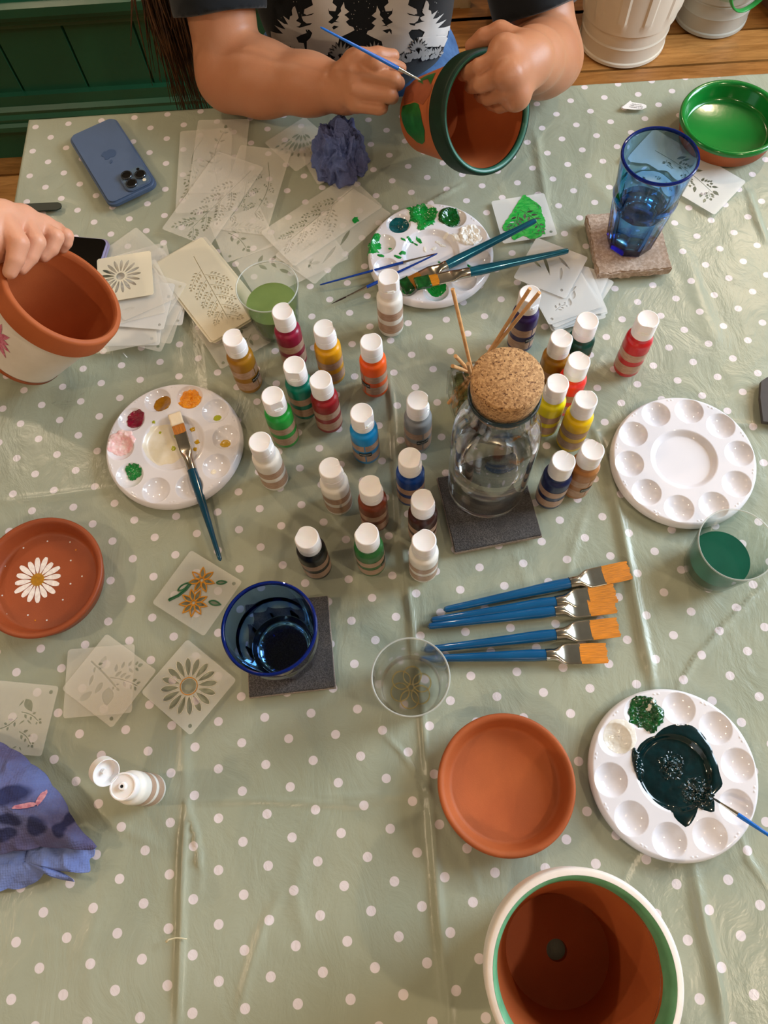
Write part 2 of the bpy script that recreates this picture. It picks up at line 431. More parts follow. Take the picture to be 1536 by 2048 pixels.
def band(z0, z1, name):
    v, f, n = [], [], 44
    for i in range(n+1):
        a = math.pi/2+seamgap/2+(2*math.pi-seamgap)*i/n
        for z in (z0,z1): v.append(((BR+.00025)*math.cos(a),(BR+.00025)*math.sin(a),z))
    for i in range(n): f.append((2*i,2*i+2,2*i+3,2*i+1))
    return MB().add(v,f).mesh(name,180)
band1_me, band2_me = band(.0090,.0255,'label_band'), band(.0345,.0480,'label_band')
def capfn(p):
    x,y,z = p
    if z > .0850:
        lim = .0106
        if x > lim: return (lim, y, z)
    return p
cap_me = MB().lathe([(0,.0735),(.0120,.0738),(.0127,.0742),(.0128,.0760),(.0127,.0843),(.0124,.0847),(.0127,.0851),(.0126,.0975),(.0122,.0988),(.0115,.0992),(.0107,.0991),(.0103,.0989),(0,.0989)],56,fn=capfn).mesh('cap',28)
lip_me = MB().add([(.0104,-.0045,.0848),(.0104,.0045,.0848),(.0122,.0038,.0852),(.0122,-.0038,.0852),(.0104,-.0045,.0872),(.0104,.0045,.0872),(.0118,.0036,.0866),(.0118,-.0036,.0866)],
    [(0,3,2,1),(4,5,6,7),(0,1,5,4),(1,2,6,5),(2,3,7,6),(3,0,4,7)]).mesh('thumb_lip',0)
def wrap(me, r, z0, a0=0):
    for v in me.vertices:
        a = a0+v.co.x/r; zz = v.co.y+z0; rr_ = r+v.co.z
        v.co = (rr_*math.cos(a), rr_*math.sin(a), zz)
    return me
bd = MB(); n = 10
for i in range(n+1):
    for z in (-.0042,.0042): bd.v.append((-.0075+.015*i/n, z, 0))
bd.f = [(2*i,2*i+2,2*i+3,2*i+1) for i in range(n)]
badge_me = wrap(bd.mesh('badge',180), BR+.0004, .0270)
tm = text_mesh('badge_text','dovecraft',.0036); wrap(tm, BR+.00055, .0280); text_me = tm
tm2 = text_mesh('badge_text','essentials',.0017); wrap(tm2, BR+.00055, .0247)
PAINT = {}
def paintmat(name, c, rough=.28):
    if name not in PAINT: PAINT[name] = mat(name+'_paint_bottle', c, rough, var=.06, vscale=60, Specular_IOR_Level=.5)
    return PAINT[name]
def bottle(base, fac, logo, name, colour, label, group='upright craft paint bottles on the table', h=None, mat4=None, cap=True):
    b = P(base[0], base[1], .0) if base else Vector((0,0,0))
    t = thing('paint_bottle', label, 'bottle', (b.x,b.y,T+.0008), 0, group, mat4)
    obj('body', body_me, paintmat(name,colour), t)
    for me in (band1_me, band2_me): obj('label_band', me, m_band, t, rot=(0,0,R(logo-180+90)))
    bg = obj('badge', badge_me, m_black, t, rot=(0,0,R(logo)))
    obj('badge_text', text_me, m_white, bg); obj('badge_text', tm2, m_white, bg)
    if cap:
        c = obj('cap', cap_me, m_cap, t, rot=(0,0,R(fac))); obj('thumb_lip', lip_me, m_cap, c)
    return t
def base_of(cap):         # cap top centre in the photo -> photo pixel of the base is not needed: solve by plane at cap height
    p = P(cap[0],cap[1],.099); return p
BOT = [ # cap top centre px, facet angle, logo angle, colour name, colour, label
 ((466,676),20,-35,'mustard','#a06f16','mustard yellow paint bottle at the left end of the bottle group, by the stencils'),
 ((565,623),28,60,'crimson','#8e1638','crimson magenta paint bottle just below the glass of green water'),
 ((648,657),8,70,'golden','#d99a0c','golden yellow paint bottle between the crimson and the orange bottles'),
 ((742,684),95,-140,'orange','#ee5a10','orange paint bottle, the only orange one'),
 ((777,555),-85,80,'white','#ece7df','white paint bottle standing alone against the palette with green paint'),
 ((588,731),-100,75,'teal','#0d7a68','teal green paint bottle behind the bright green bottle'),
 ((641,760),130,75,'deep red','#921820','deep red paint bottle touching the teal green bottle'),
 ((545,792),-72,75,'bright green','#1fa03c','bright grass green paint bottle in front of the teal bottle'),
 ((723,826),-48,-95,'sky blue','#0b86c8','sky blue paint bottle in the middle of the bottles'),
 ((836,801),-8,-75,'grey','#84878a','grey paint bottle just left of the glass carafe'),
 ((520,884),-15,100,'white','#ece7df','white paint bottle left of centre, nearest to the yellow smeared palette'),
 ((661,936),15,100,'white','#ece7df','white paint bottle directly left of the red brown bottle'),
 ((741,972),10,100,'red brown','#7c3a22','red brown paint bottle behind the forest green one'),
 ((820,916),-15,100,'royal blue','#0c3a86','royal blue paint bottle left of the water carafe'),
 ((846,1000),15,100,'dark brown','#3d1c16','dark brown paint bottle half hidden behind a white bottle'),
 ((613,1075),150,160,'black','#16171a','black paint bottle nearest to the blue tumbler on slate'),
 ((733,1068),140,-20,'forest green','#2b6a33','forest green paint bottle between the black and the white bottles in front'),
 ((848,1081),120,100,'white','#ece7df','white paint bottle at the front of the group beside the slate coaster'),
 ((1060,588),-60,-60,'purple','#2c1b55','dark purple paint bottle behind the wooden reed sticks'),
 ((1175,642),-160,100,'bottle green','#0d4b40','dark bottle green paint bottle right below the stencil pile'),
 ((1123,677),40,100,'mustard','#a9771a','mustard yellow paint bottle right of the cork, touching the coral bottle'),
 ((1158,722),45,100,'coral','#e8362c','bright coral red paint bottle above the two yellow bottles'),
 ((1115,767),170,100,'lemon','#e6d60e','lemon yellow paint bottle, left one of the two bright yellow bottles'),
 ((1172,799),80,100,'yellow','#eec30a','warm yellow paint bottle, right one of the two bright yellow bottles'),
 ((1127,922),50,90,'navy','#14204f','navy blue paint bottle right of the water carafe'),
 ((1185,900),50,-70,'tan','#a9713f','tan brown paint bottle touching the navy bottle'),
 ((1296,639),-110,100,'red','#c01c22','red paint bottle standing apart at the right'),
]
for cp,fac,logo,nm,c,lab in BOT:
    p = base_of(cp)
    t = bottle(None, fac, logo, nm, c, lab); t.location = (p.x, p.y, T+.0008)

# the open white bottle: upright, its flip lid hinged open to the left
ob = P(246,1573,.0845)
t = bottle(None, 0, 100, 'white', '#ece7df', 'open white paint bottle with its flip lid hanging open, beside the blue paper towel', 'x', cap=False)
t.location = (ob.x,ob.y,T+.0008); del t['group']
lowcap = obj('cap_base', MB().lathe([(0,.0735),(.0120,.0738),(.0128,.0742),(.0128,.0838),(.0122,.0850),(.0112,.0851),(.0104,.0838),(.0040,.0836),(.0034,.0862),(.0030,.0872),(.0016,.0872),(.0015,.082),(0,.082)],48), m_cap, t)
obj('spout_hole', MB().lathe([(0,.0868),(.0015,.0868),(.0015,.0860),(0,.0860)],20), m_black, lowcap)
lid = MB().lathe([(0,0),(.0118,0),(.0127,.0010),(.0128,.0105),(.0120,.0105),(.0112,.0030),(.0,.0028)],48)
lid.tube([(0,0,.003),(0,0,.0075)],.0022,16)
lo = obj('flip_lid', lid, m_cap, t); ld = Vector((-.86,.5,0)).normalized(); lz = (-ld*.80+Vector((0,0,.62))).normalized()
lo.matrix_local = frame_from(ld*.0225+Vector((.003,.004,.0900))-lz*.004, lz, (0,0,1))

# ------------------------------------------------------------------ palettes
WR, WRING, PR = .0163, .0635, .083
def pal_z(x, y):
    r = np.hypot(x,y); th = np.arctan2(y,x); z = np.full_like(r,.0112)
    e = np.clip((r-.0785)/.0045,0,1); z = z-.0085*(1-np.sqrt(np.maximum(0,1-e**2)))-np.where(r>.0829,.001,0)
    t = np.clip((r-.0310)/.0075,0,1); c = .0050+.0062*(t*t*(3-2*t)); z = np.where(r<.0385, c, z)
    k = np.round(th/(2*math.pi/10)); a = k*2*math.pi/10
    dx = x-WRING*np.cos(a); dy = y-WRING*np.sin(a); d = np.hypot(dx,dy)
    w_ = .0082*np.clip(1-(d/WR)**2,0,1)**.85; z = z-w_
    a2 = (np.floor(th/(2*math.pi/10))+.5)*2*math.pi/10
    for s in (-1,1):
        aa = a2+s*.027; d2 = np.hypot(x-.0772*np.cos(aa), y-.0772*np.sin(aa)); z = z+.0008*np.clip(1-(d2/.0011)**2,0,1)
    return z
nr, nt = 150, 540
rs = np.concatenate([np.linspace(.0001,.029,14), np.linspace(.030,.0395,16), np.linspace(.040,.0465,5), np.linspace(.0471,.0798,72), np.linspace(.0800,.083,18)])
TH = np.linspace(0,2*math.pi,nt,endpoint=False); RR, TT = np.meshgrid(rs, TH, indexing='ij')
VX = np.stack([RR*np.cos(TT),RR*np.sin(TT),pal_z(RR*np.cos(TT),RR*np.sin(TT))],2)
last = VX[-1].copy(); last[:,2] = .0002; inn = last.copy(); inn[:,:2] *= .975; inn[:,2] = .0002
VX = np.concatenate([VX,last[None],inn[None]])
pal_me = grid_mesh('palette_plate', VX, nt, VX.shape[0], closeu=True)
m_pal = mat('glossy_white_plastic','#e9e7ee',.07,var=.02,vscale=20,Specular_IOR_Level=.55,Coat_Weight=.3,Coat_Roughness=.05)
def blob_mesh(cx, cy, rad, hgt=.0015, lump=.5, seed=0, rag=.25, ax=1.0, rot=0, pts=None, surf=pal_z, spike=0, scale=1.0):
    """a puddle of paint lying on the surface; pts = outline in local metres"""
    nt_, nr_ = 96, 26; th = np.linspace(0,2*math.pi,nt_,endpoint=False); rs_ = np.linspace(.02,1,nr_)
    if pts:
        q = [(x-cx,y-cy) for x,y in pts]; q = np.array(q); an_ = np.arctan2(q[:,1],q[:,0]); o_ = np.argsort(an_); an_ = an_[o_]; rad_ = np.hypot(q[:,0],q[:,1])[o_]
        Rr = np.interp(th, np.concatenate([an_-2*math.pi,an_,an_+2*math.pi]) , np.tile(rad_,3), period=None) if False else np.interp((th+math.pi)%(2*math.pi)-math.pi, np.concatenate([[an_[-1]-2*math.pi],an_,[an_[0]+2*math.pi]]), np.concatenate([[rad_[-1]],rad_,[rad_[0]]]))
    else: Rr = np.full(nt_, rad)
    nz = vnoise(np.cos(th)*2.2+seed*3.7, np.sin(th)*2.2+seed, seed, 4, .6)
    Rr = Rr*(1+rag*nz)+spike*rad*np.clip(vnoise(np.cos(th)*6+seed,np.sin(th)*6,seed+3,2),0,1)
    G, A = np.meshgrid(rs_, np.arange(nt_), indexing='ij')
    x = G*Rr[A]*np.cos(th[A]); y = G*Rr[A]*np.sin(th[A])*ax
    c, s = math.cos(rot), math.sin(rot); x, y = cx+x*c-y*s, cy+x*s+y*c
    hz = np.sqrt(np.clip(1-G**3,0,1))*hgt*(1+lump*vnoise(x*240*scale+seed,y*240*scale,seed+1,3)+lump*.9*np.abs(vnoise(x*110*scale,y*420*scale+seed,seed+2,3)))
    z = surf(x,y)+np.maximum(hz,.00015)*np.where(G>=.999,.2,1)
    return grid_mesh('paint', np.stack([x,y,z],2), nt_, nr_, closeu=True)
def pmat(name, c, rough=.16, col2=None, vs=120): return mat(name, c, rough, col2=col2, vscale=vs, Specular_IOR_Level=.6)
def palette(cpx, wpx, label):
    c = P(*cpx,.011); wl = P(*wpx,.011); ang = math.atan2(wl.y-c.y, wl.x-c.x)
    t = thing('paint_palette', label, 'palette', (c.x,c.y,T+.0012), ang, 'round ten well palettes')
    obj('plate', pal_me, m_pal, t)
    def loc(px,py):                # photo pixel -> palette coordinates
        p = P(px,py,.011); dx, dy = p.x-c.x, p.y-c.y; ca, sa = math.cos(-ang), math.sin(-ang); return (dx*ca-dy*sa, dx*sa+dy*ca)
    t['z'] = 0; del t['z']
    return t, loc
def paint(t, loc, px, rad, m, seed=1, label=None, name='paint', **kw):
    x, y = loc(*px)
    if 'ppts' in kw: kw['pts'] = [loc(*p) for p in kw.pop('ppts')]
    me = blob_mesh(x, y, rad, seed=seed, **kw); return obj(name, me, m, t, label=label)
# right: clean
palette((1368,918),(1476,908),'clean empty white round palette at the right of the bottles')
# left: smeared with yellow
tl, lc = palette((347,886),(445,876),'white round palette with pink, crimson and ochre paint at the left')
m_pgreen = pmat('green_paint','#0d8a3a',col2='#0a6a2c'); m_ppink = pmat('pink_paint','#f3b3b8',.3,col2='#fbe3e2'); m_pcrim = pmat('crimson_paint','#8c0f34',.12,col2='#6a0a28')
m_poch = pmat('ochre_paint','#b17a14',.14,col2='#8f5f0e'); m_porg = pmat('yellow_orange_paint','#f0a010',.3,col2='#e28a06')
m_pcream = pmat('thin_cream_wash','#e6dcc2',.25,col2='#efe9dc',vs=60); m_plime = pmat('lime_paint','#a7ad1e',.2); m_pmust = pmat('mustard_paint','#c39a16',.2)
paint(tl,lc,(244,885),.0165,m_ppink,3,'pink and white paint',hgt=.0022,rag=.28,lump=.6)
paint(tl,lc,(270,836),.0115,m_pcrim,4,'crimson paint',hgt=.003,rag=.2)
paint(tl,lc,(324,806),.0115,m_poch,5,'ochre paint',hgt=.0022,rag=.1,lump=.1)
paint(tl,lc,(380,798),.0130,m_porg,6,'orange yellow paint',hgt=.004,rag=.25,lump=1.0)
paint(tl,lc,(265,941),.0095,m_pgreen,7,'green paint',hgt=.003,rag=.45,ax=1.0)
paint(tl,lc,(433,832),.0050,m_plime,8,'lime paint',hgt=.001,rag=.15,lump=.1)
paint(tl,lc,(449,884),.0060,m_pmust,9,'mustard paint',hgt=.0012,rag=.2,lump=.1)
paint(tl,lc,(425,940),.0035,m_pcream,10,hgt=.0006)
paint(tl,lc,(330,885),.0270,m_pcream,11,'thin cream paint wash',hgt=.0004,rag=.12,lump=.2)
for k,(q,r_) in enumerate((((345,893),.0035),((383,855),.003),((318,862),.002),((392,880),.003),((308,845),.002),((388,895),.0025),((352,868),.005))):
    paint(tl,lc,q,r_,m_pmust if k%2 else m_plime,20+k,hgt=.0006,rag=.5)
# top: greens and white
tt, lt = palette((861,504),(798,449),'white round palette smeared with green and white paint, two brushes lying on it')
m_pteal = pmat('teal_paint','#04454a',.1,col2='#06606a'); m_pbot = pmat('bottle_green_paint','#0e5a22',.1,col2='#0a3d18'); m_pwhite = pmat('white_paint','#efece6',.25)
m_pbright = pmat('bright_green_paint','#0f9a3e',.15,col2='#0c7c30')
paint(tt,lt,(798,449),.0135,m_pteal,31,'dark teal paint',hgt=.0022,rag=.08,lump=.5)
paint(tt,lt,(845,430),.0185,m_pbright,32,'bright green paint',hgt=.0032,rag=.35,spike=.3,ax=.95)
paint(tt,lt,(822,420),.0065,m_pbright,33,hgt=.0012,rag=.4,ax=.5,rot=.4)
paint(tt,lt,(846,452),.0060,m_pbright,34,hgt=.0012,rag=.6,ax=1.5)
paint(tt,lt,(899,434),.0150,m_pbot,35,'bottle green paint',hgt=.0035,rag=.15,lump=.3)
paint(tt,lt,(940,471),.0165,m_pwhite,36,'white paint',hgt=.0045,rag=.25,lump=.9)
paint(tt,lt,(912,477),.0080,m_pwhite,37,hgt=.002,rag=.4,ax=.6)
for k,q in enumerate(((885,486),(868,492),(850,494),(876,480),(892,470))): paint(tt,lt,q,.0045,m_pwhite,40+k,hgt=.0007,rag=.6,ax=.5,rot=.5+k)
paint(tt,lt,(748,488),.0110,m_pbright,38,hgt=.0010,rag=.3,ax=1.0,ppts=[(752,466),(765,467),(758,478),(754,495),(762,508),(752,510),(740,508),(738,490),(742,475)])
for k,(q,a_,r_) in enumerate((((820,478),.35,.005),((806,480),.2,.004),((838,476),-.1,.006),((805,506),1.6,.006),((795,515),.4,.005),((780,493),.2,.003),((762,513),.5,.005),((832,484),.2,.003),((880,520),.5,.003),((945,535),.4,.008),((918,548),.8,.008))):
    paint(tt,lt,q,r_,m_pbright,50+k,hgt=.0007,rag=.45,ax=.45,rot=a_)
paint(tt,lt,(868,568),.0170,m_pbright,70,'green paint under the brushes',hgt=.0015,rag=.2,ax=.7)
paint(tt,lt,(818,572),.0085,m_pbright,71,hgt=.0015,rag=.35,ax=1.2)
# bottom: black green puddle
tb_, lb = palette((1348,1545),(1470,1531),'white round palette with a big pool of black green paint at the lower right')
m_pblk = pmat('black_green_paint','#031a1c',.07,col2='#04262a'); m_pclear = pmat('clear_white_paint','#ecebe7',.12,col2='#e2ddd0')
out = [(1310,1470),(1345,1449),(1380,1450),(1408,1470),(1425,1510),(1437,1545),(1443,1570),(1425,1590),(1427,1625),(1395,1615),(1372,1655),(1352,1640),(1340,1622),(1328,1615),(1300,1590),(1275,1550),(1268,1520),(1282,1488)]
x_, y_ = lb(1350,1540)
obj('paint', blob_mesh(x_,y_,.04,hgt=.0016,lump=.25,seed=81,rag=.03,pts=[lb(*p) for p in out]), m_pblk, tb_, label='pool of black green paint')
paint(tb_,lb,(1345,1530),.0150,m_pblk,82,hgt=.0026,rag=.35,lump=1.1,scale=1.2)
paint(tb_,lb,(1392,1585),.0170,m_pblk,83,hgt=.0026,rag=.4,lump=1.1,scale=1.3,ax=.8)
paint(tb_,lb,(1277,1530),.0060,m_pblk,85,hgt=.0026,rag=.2,lump=.6,ax=2.6)
paint(tb_,lb,(1291,1425),.0165,pmat('mixed_green_paint','#0c5a26',.12,col2='#063a1c',vs=170),84,'green paint streaked with white',hgt=.0034,rag=.25,spike=.35,lump=1.0)
paint(tb_,lb,(1299,1411),.0075,m_pclear,87,'white streak in the green paint',hgt=.0042,rag=.5,ax=.45,rot=.9,lump=.3)
paint(tb_,lb,(1240,1472),.0165,m_pclear,86,'thin white paint film',hgt=.0009,rag=.08,lump=.8)

# ------------------------------------------------------------------ brushes
def brush(name, hend, tip, w, label, hcol, handle_r=(.0038,.0066), kind='flat', group=None, fr=(.685,.86), bcol='#e88d0c', dab=None, roll=0.0):
    hend, tip = Vector(hend), Vector(tip); L = (tip-hend).length
    z = Vector((0,0,1)); x = (tip-hend).normalized(); z = (z-x*z.dot(x)).normalized()
    if roll: z = Quaternion(x, roll) @ z
    y = z.cross(x)
    mx = Matrix(((x.x,y.x,z.x,hend.x),(x.y,y.y,z.y,hend.y),(x.z,y.z,z.z,hend.z),(0,0,0,1)))
    t = thing(name, label, 'brush', group=group, mat4=mx)
    f0, f1 = fr[0]*L, fr[1]*L; r0, r1 = handle_r
    hm = MB(); n = 16; xs = [0,.002,.006,.25*f0,.6*f0,.88*f0,f0]; rs_ = [.0006*r0/.003,r0*.85,r0,r0*1.12,(r0+r1)*.52,r1,r1*.9]
    hm.tube([(a,0,0) for a in xs], rs_, n); obj('handle', hm, hcol, t)
    m_f = mat('polished_ferrule_metal','#d8d3c8',.16,var=.12,vscale=90,Metallic=1.0)
    v, f = [], []; secs = 12; k = 24
    prof_ = []
    for i in range(secs+1):
        s = i/secs
        xx = f0-.002+(f1-f0+.002)*s
        rr_ = r1*.97
        if kind == 'flat':
            flat = min(1,max(0,(s-.22)/.38)); flat = flat*flat*(3-2*flat)
            ry = rr_*(1-flat)+w/2*flat; rz = rr_*(1-flat)+.0017*flat; ex = 1-.55*flat
            if s < .22: ry *= 1+.05*math.sin(s*90); rz = ry
        else:
            ry = rz = rr_*(1-.55*s); ex = 1
        prof_.append((xx,ry,rz,ex))
    for xx,ry,rz,ex in prof_:
        for j in range(k):
            a = 2*math.pi*j/k; ca, sa = math.cos(a), math.sin(a)
            v.append((xx, ry*math.copysign(abs(ca)**ex,ca), rz*math.copysign(abs(sa)**ex,sa)))
    for i in range(secs):
        for j in range(k): l = (j+1)%k; f.append((i*k+j,i*k+l,(i+1)*k+l,(i+1)*k+j))
    f.append(tuple(range(secs*k,(secs+1)*k)))
    obj('ferrule', MB().add(v,f), m_f, t)
    if kind == 'flat':
        # the hairs: a wedge with combed ridges
        nx_, ny_ = 8, 40; top = []; bot = []
        for i in range(nx_+1):
            s = i/nx_
            for j in range(ny_+1):
                yy = (j/ny_-.5)*2; jit = .0006*math.sin(j*12.9)+.0004*math.sin(j*5.3)
                xx = f1-.001+(L-f1+.001+jit*s)*s
                hw = w/2*(1-.04*s)*(.96+.05*math.sin(s*2.2))
                th = .0019*(1-.75*s)*(1-.5*abs(yy)**4)+.00012*math.sin(j*2.7)
                top.append((xx,yy*hw,th)); bot.append((xx,yy*hw,-th))
        N_ = (nx_+1)*(ny_+1); v = top+bot; f = []
        for i in range(nx_):
            for j in range(ny_):
                a = i*(ny_+1)+j; f.append((a,a+ny_+1,a+ny_+2,a+1)); f.append((N_+a,N_+a+1,N_+a+ny_+2,N_+a+ny_+1))
            a = i*(ny_+1); f.append((a,N_+a,N_+a+ny_+1,a+ny_+1)); a += ny_; f.append((a,a+ny_+1,N_+a+ny_+1,N_+a))
        for j in range(ny_): a = nx_*(ny_+1)+j; f.append((a,N_+a,N_+a+1,a+1))
        br = obj('bristles', MB().add(v,f), bristle_mat(bcol), t, smooth=60)
        if dab:
            s0, s1, dc = dab
            dm = MB().box((f1+(L-f1)*s0,-w*.51,-.0023),(f1+(L-f1)*s1,w*.51,.0024))
            me = dm.mesh('paint_load',0); b_ = bmesh.new(); b_.from_mesh(me); bmesh.ops.subdivide_edges(b_,edges=b_.edges,cuts=7,use_grid_fill=True)
            for vv_ in b_.verts:
                nn_ = noise.noise_vector(vv_.co*420)*.0006; vv_.co += nn_
                if abs(vv_.co.z) > .0018: vv_.co.z *= .9
            b_.to_mesh(me); b_.free(); finish(me,180); obj('paint_load', me, dc, br)
    else:
        obj('bristles', MB().tube([(f1-.001,0,0),(f1+(L-f1)*.35,0,0),(f1+(L-f1)*.75,0,0),(L,0,0)],[r1*.42,r1*.5,r1*.28,.0001],10), mat('detail_hair_'+bcol.strip('#'),bcol,.5,var=.2), t)
    return t
def bristle_mat(c):
    nm = 'nylon_bristles_'+c.strip('#')
    if nm in _mc: return _mc[nm]
    q = NT(nm); n = q.noise(1,3,.6,sc3=(60,1800,60)); dk = tuple(v*.55 for v in lin(c)[:3])+(1,)
    _mc[nm] = q.fin(q.bsdf(q.mix(q.ramp(n,.35,.62),lin(c),dk),.38,Normal=q.bump(n,.4,.0006))); return _mc[nm]
m_hblue = mat('blue_lacquer','#0f5688',.14,var=.12,vscale=25,Coat_Weight=.6,Coat_Roughness=.04)
m_hteal = mat('teal_metallic_lacquer','#0c6a88',.2,var=.15,vscale=25,Metallic=.45,Coat_Weight=.6,Coat_Roughness=.04)
m_hdark = mat('dark_teal_lacquer','#0b4560',.14,var=.15,vscale=25,Coat_Weight=.6,Coat_Roughness=.04)
m_hcob = mat('cobalt_lacquer','#0f3f9c',.16,var=.1,vscale=25,Coat_Weight=.5)
FB = [((887,1220),(1259,1140),'topmost clean flat brush of the five, its orange bristles reaching furthest right'),
      ((861,1241),(1231,1186),'second clean flat brush from the top in the row of five'),
      ((855,1253),(1230,1207),'middle clean flat brush of the five, touching the one above'),
      ((848,1300),(1237,1254),'fourth clean flat brush, its handle end behind the clear glass'),
      ((838,1318),(1214,1306),'lowest clean flat brush, its handle end showing through the clear glass')]
for i,(a,b,lab) in enumerate(FB):
    brush('flat_brush', P(*a,.006), P(*b,.004), .0222, lab, m_hblue, group='five clean flat brushes')
# two loaded brushes on the top palette
brush('flat_brush', P(1073,440,.030), P(805,575,.0155), .0215, 'flat brush with teal handle and green and ochre bristles, upper one on the green palette', m_hteal, bcol='#b06a14', dab=(.55,1.02,m_pbot))
brush('flat_brush', P(1138,501,.020), P(832,568,.027), .0170, 'flat brush with teal handle pointing right over the stencil pile, green paint on its bristles', m_hteal, fr=(.665,.86), bcol='#d88a1a', dab=(.35,1.03,m_pbot))
brush('detail_brush', P(639,570,.003), P(876,506,.019), .002, 'thin blue detail brush, upper of the two lying across the palette edge', m_hcob, (.0011,.0019), 'round', None, (.72,.9), '#5a2f1c')
brush('detail_brush', P(875,507,.020), P(662,608,.004), .002, 'thin blue detail brush with a dark pointed tip, lower of the two', m_hcob, (.0011,.0022), 'round', None, (.68,.86), '#2a1410')
brush('flat_brush', P(441,1122,.005), P(349,828,.016), .0150, 'dark teal flat brush with cream and orange bristles on the pink and ochre palette', m_hdark, (.0027,.0062), bcol='#cf7d1e', fr=(.61,.86), dab=(.42,1.02,pmat('cream_paint','#e9d9bd',.3)))
brush('detail_brush', P(1600,1712,.045), P(1420,1592,.0165), .002, 'thin bright blue detail brush with its tip in the black green paint', mat('bright_blue_lacquer','#1468c8',.2,var=.05), (.0012,.0023), 'round', None, (.70,.88), '#1a2224')
# little ochre blob on the end of the dark teal brush
e = P(439,1126,.005)

# ------------------------------------------------------------------ terracotta
m_ter = mat('terracotta_clay','#ae5c30',.62,col2='#a2522a',vscale=14,bump=.18,bscale=700,bdist=.0005,Specular_IOR_Level=.3)
def saucer(c, r, label, outer=None, group='plant pot saucers', h=.026):
    t = thing('pot_saucer', label, 'saucer', (c.x,c.y,T+.0012), 0, group)
    obj('dish', MB().lathe([(0,.0),(r*.86,.0),(r*.90,.0015),(r-.0018,h-.008),(r,h-.003),(r-.0008,h-.0005),(r-.0030,h),(r-.0060,h-.0012),(r-.0076,h-.005),(r*.895-.004,.0105),(r*.87-.004,.0070),(r*.83-.004,.0060),(0,.0056)],96), outer or m_ter, t, smooth=60)
    return t
c1 = P(1013,1567,.026); saucer(c1,.0675,'plain unpainted terracotta saucer beside the large flowerpot')
c2 = P(80,1152,.026); td = saucer(c2,.0700,'terracotta saucer painted with a white daisy and dots')
m_ter2 = mat('terracotta_varnished','#8a3b16',.35,col2='#7a3212',vscale=14,bump=.1,bscale=600)
td.children[0].material_slots[0].link = 'OBJECT'; td.children[0].material_slots[0].material = mat('dark_terracotta','#9c4a22',.5,col2='#8d3f1a',vscale=14,bump=.15,bscale=600)
m_petal = mat('white_petal_paint','#eadfdc',.45,col2='#fbf7f4',vscale=260)
m_dotp = mat('orange_dot_paint','#dc8a1c',.4,var=.05)
pc = P(76,1160,.006)
def sloc(t, px, h=.006): p = P(px[0],px[1],h); return (p.x-t.location.x, p.y-t.location.y)
flower = MB()
pet = []
for k in range(16):
    a = math.radians(k*22.5+4); L0, L1 = .0075, .0262+(.0018*math.sin(k*2.3)); wd = .0040
    cx_, cy_ = sloc(td,(76,1160)); ca, sa = math.cos(a), math.sin(a); pts_ = []
    for s in np.linspace(0,1,14):
        ww = wd*(math.sin(math.pi*min(1,s*.93+.03))**.55)*(.45+.55*s); pts_.append((L0+(L1-L0)*s, ww))
    full = [(u,v_) for u,v_ in pts_]+[(u,-v_) for u,v_ in pts_[::-1]]
    vv_ = [(cx_+u*ca-v_*sa, cy_+u*sa+v_*ca) for u,v_ in full]
    me = poly_mesh('petal', [vv_], .0005, .0058); obj('petal', me, m_petal, td)
obj('flower_centre', blob_mesh(cx_,cy_,.0082,hgt=.0007,rag=.04,lump=.2,seed=5,surf=lambda x,y: np.full_like(x,.0058)), mat('ochre_flower_paint','#b98212',.4,col2='#a06d0c',vscale=200), td)
DP = [(211,275,1),(258,278,0),(369,275,1),(294,317,1),(433,322,1),(147,358,1),(95,344,0),(28,377,1),(437,435,1),(34,470,1),(506,532,1),(435,578,1),(388,676,1),(174,770,1),(290,802,1),(219,803,0),(44,765,1),(16,650,1),(5,713,0),(180,450,1),(469,370,0)]
for x,y,wh in DP:
    a_, b_ = sloc(td,(x/3.072,980+y/3.072)); obj('painted_dot', MB().lathe([(.0011,0),(.0008,.0005),(0,.0006)],10), m_white if wh else m_dotp, td, loc=(a_,b_,.0058))
c3 = P(1462,238,.026)
m_gsl = mat('glossy_green_paint','#157a2e',.16,col2='#10702a',vscale=12,Coat_Weight=.2,Coat_Roughness=.05,bump=.1,bscale=120)
tg = saucer(c3,.0695,'terracotta saucer with glossy green paint inside, at the far right corner',h=.030)
r = .0695; h = .030
obj('green_coat', MB().lathe([(r+.0003,h-.0062),(r+.0005,h-.003),(r-.0005,h-.0002),(r-.0030,h+.0004),(r-.0064,h-.0010),(r-.0080,h-.005),(r*.895-.0045,.0110),(r*.87-.0045,.0078),(r*.83-.0045,.0068),(0,.0064)],96), m_gsl, tg, smooth=60)

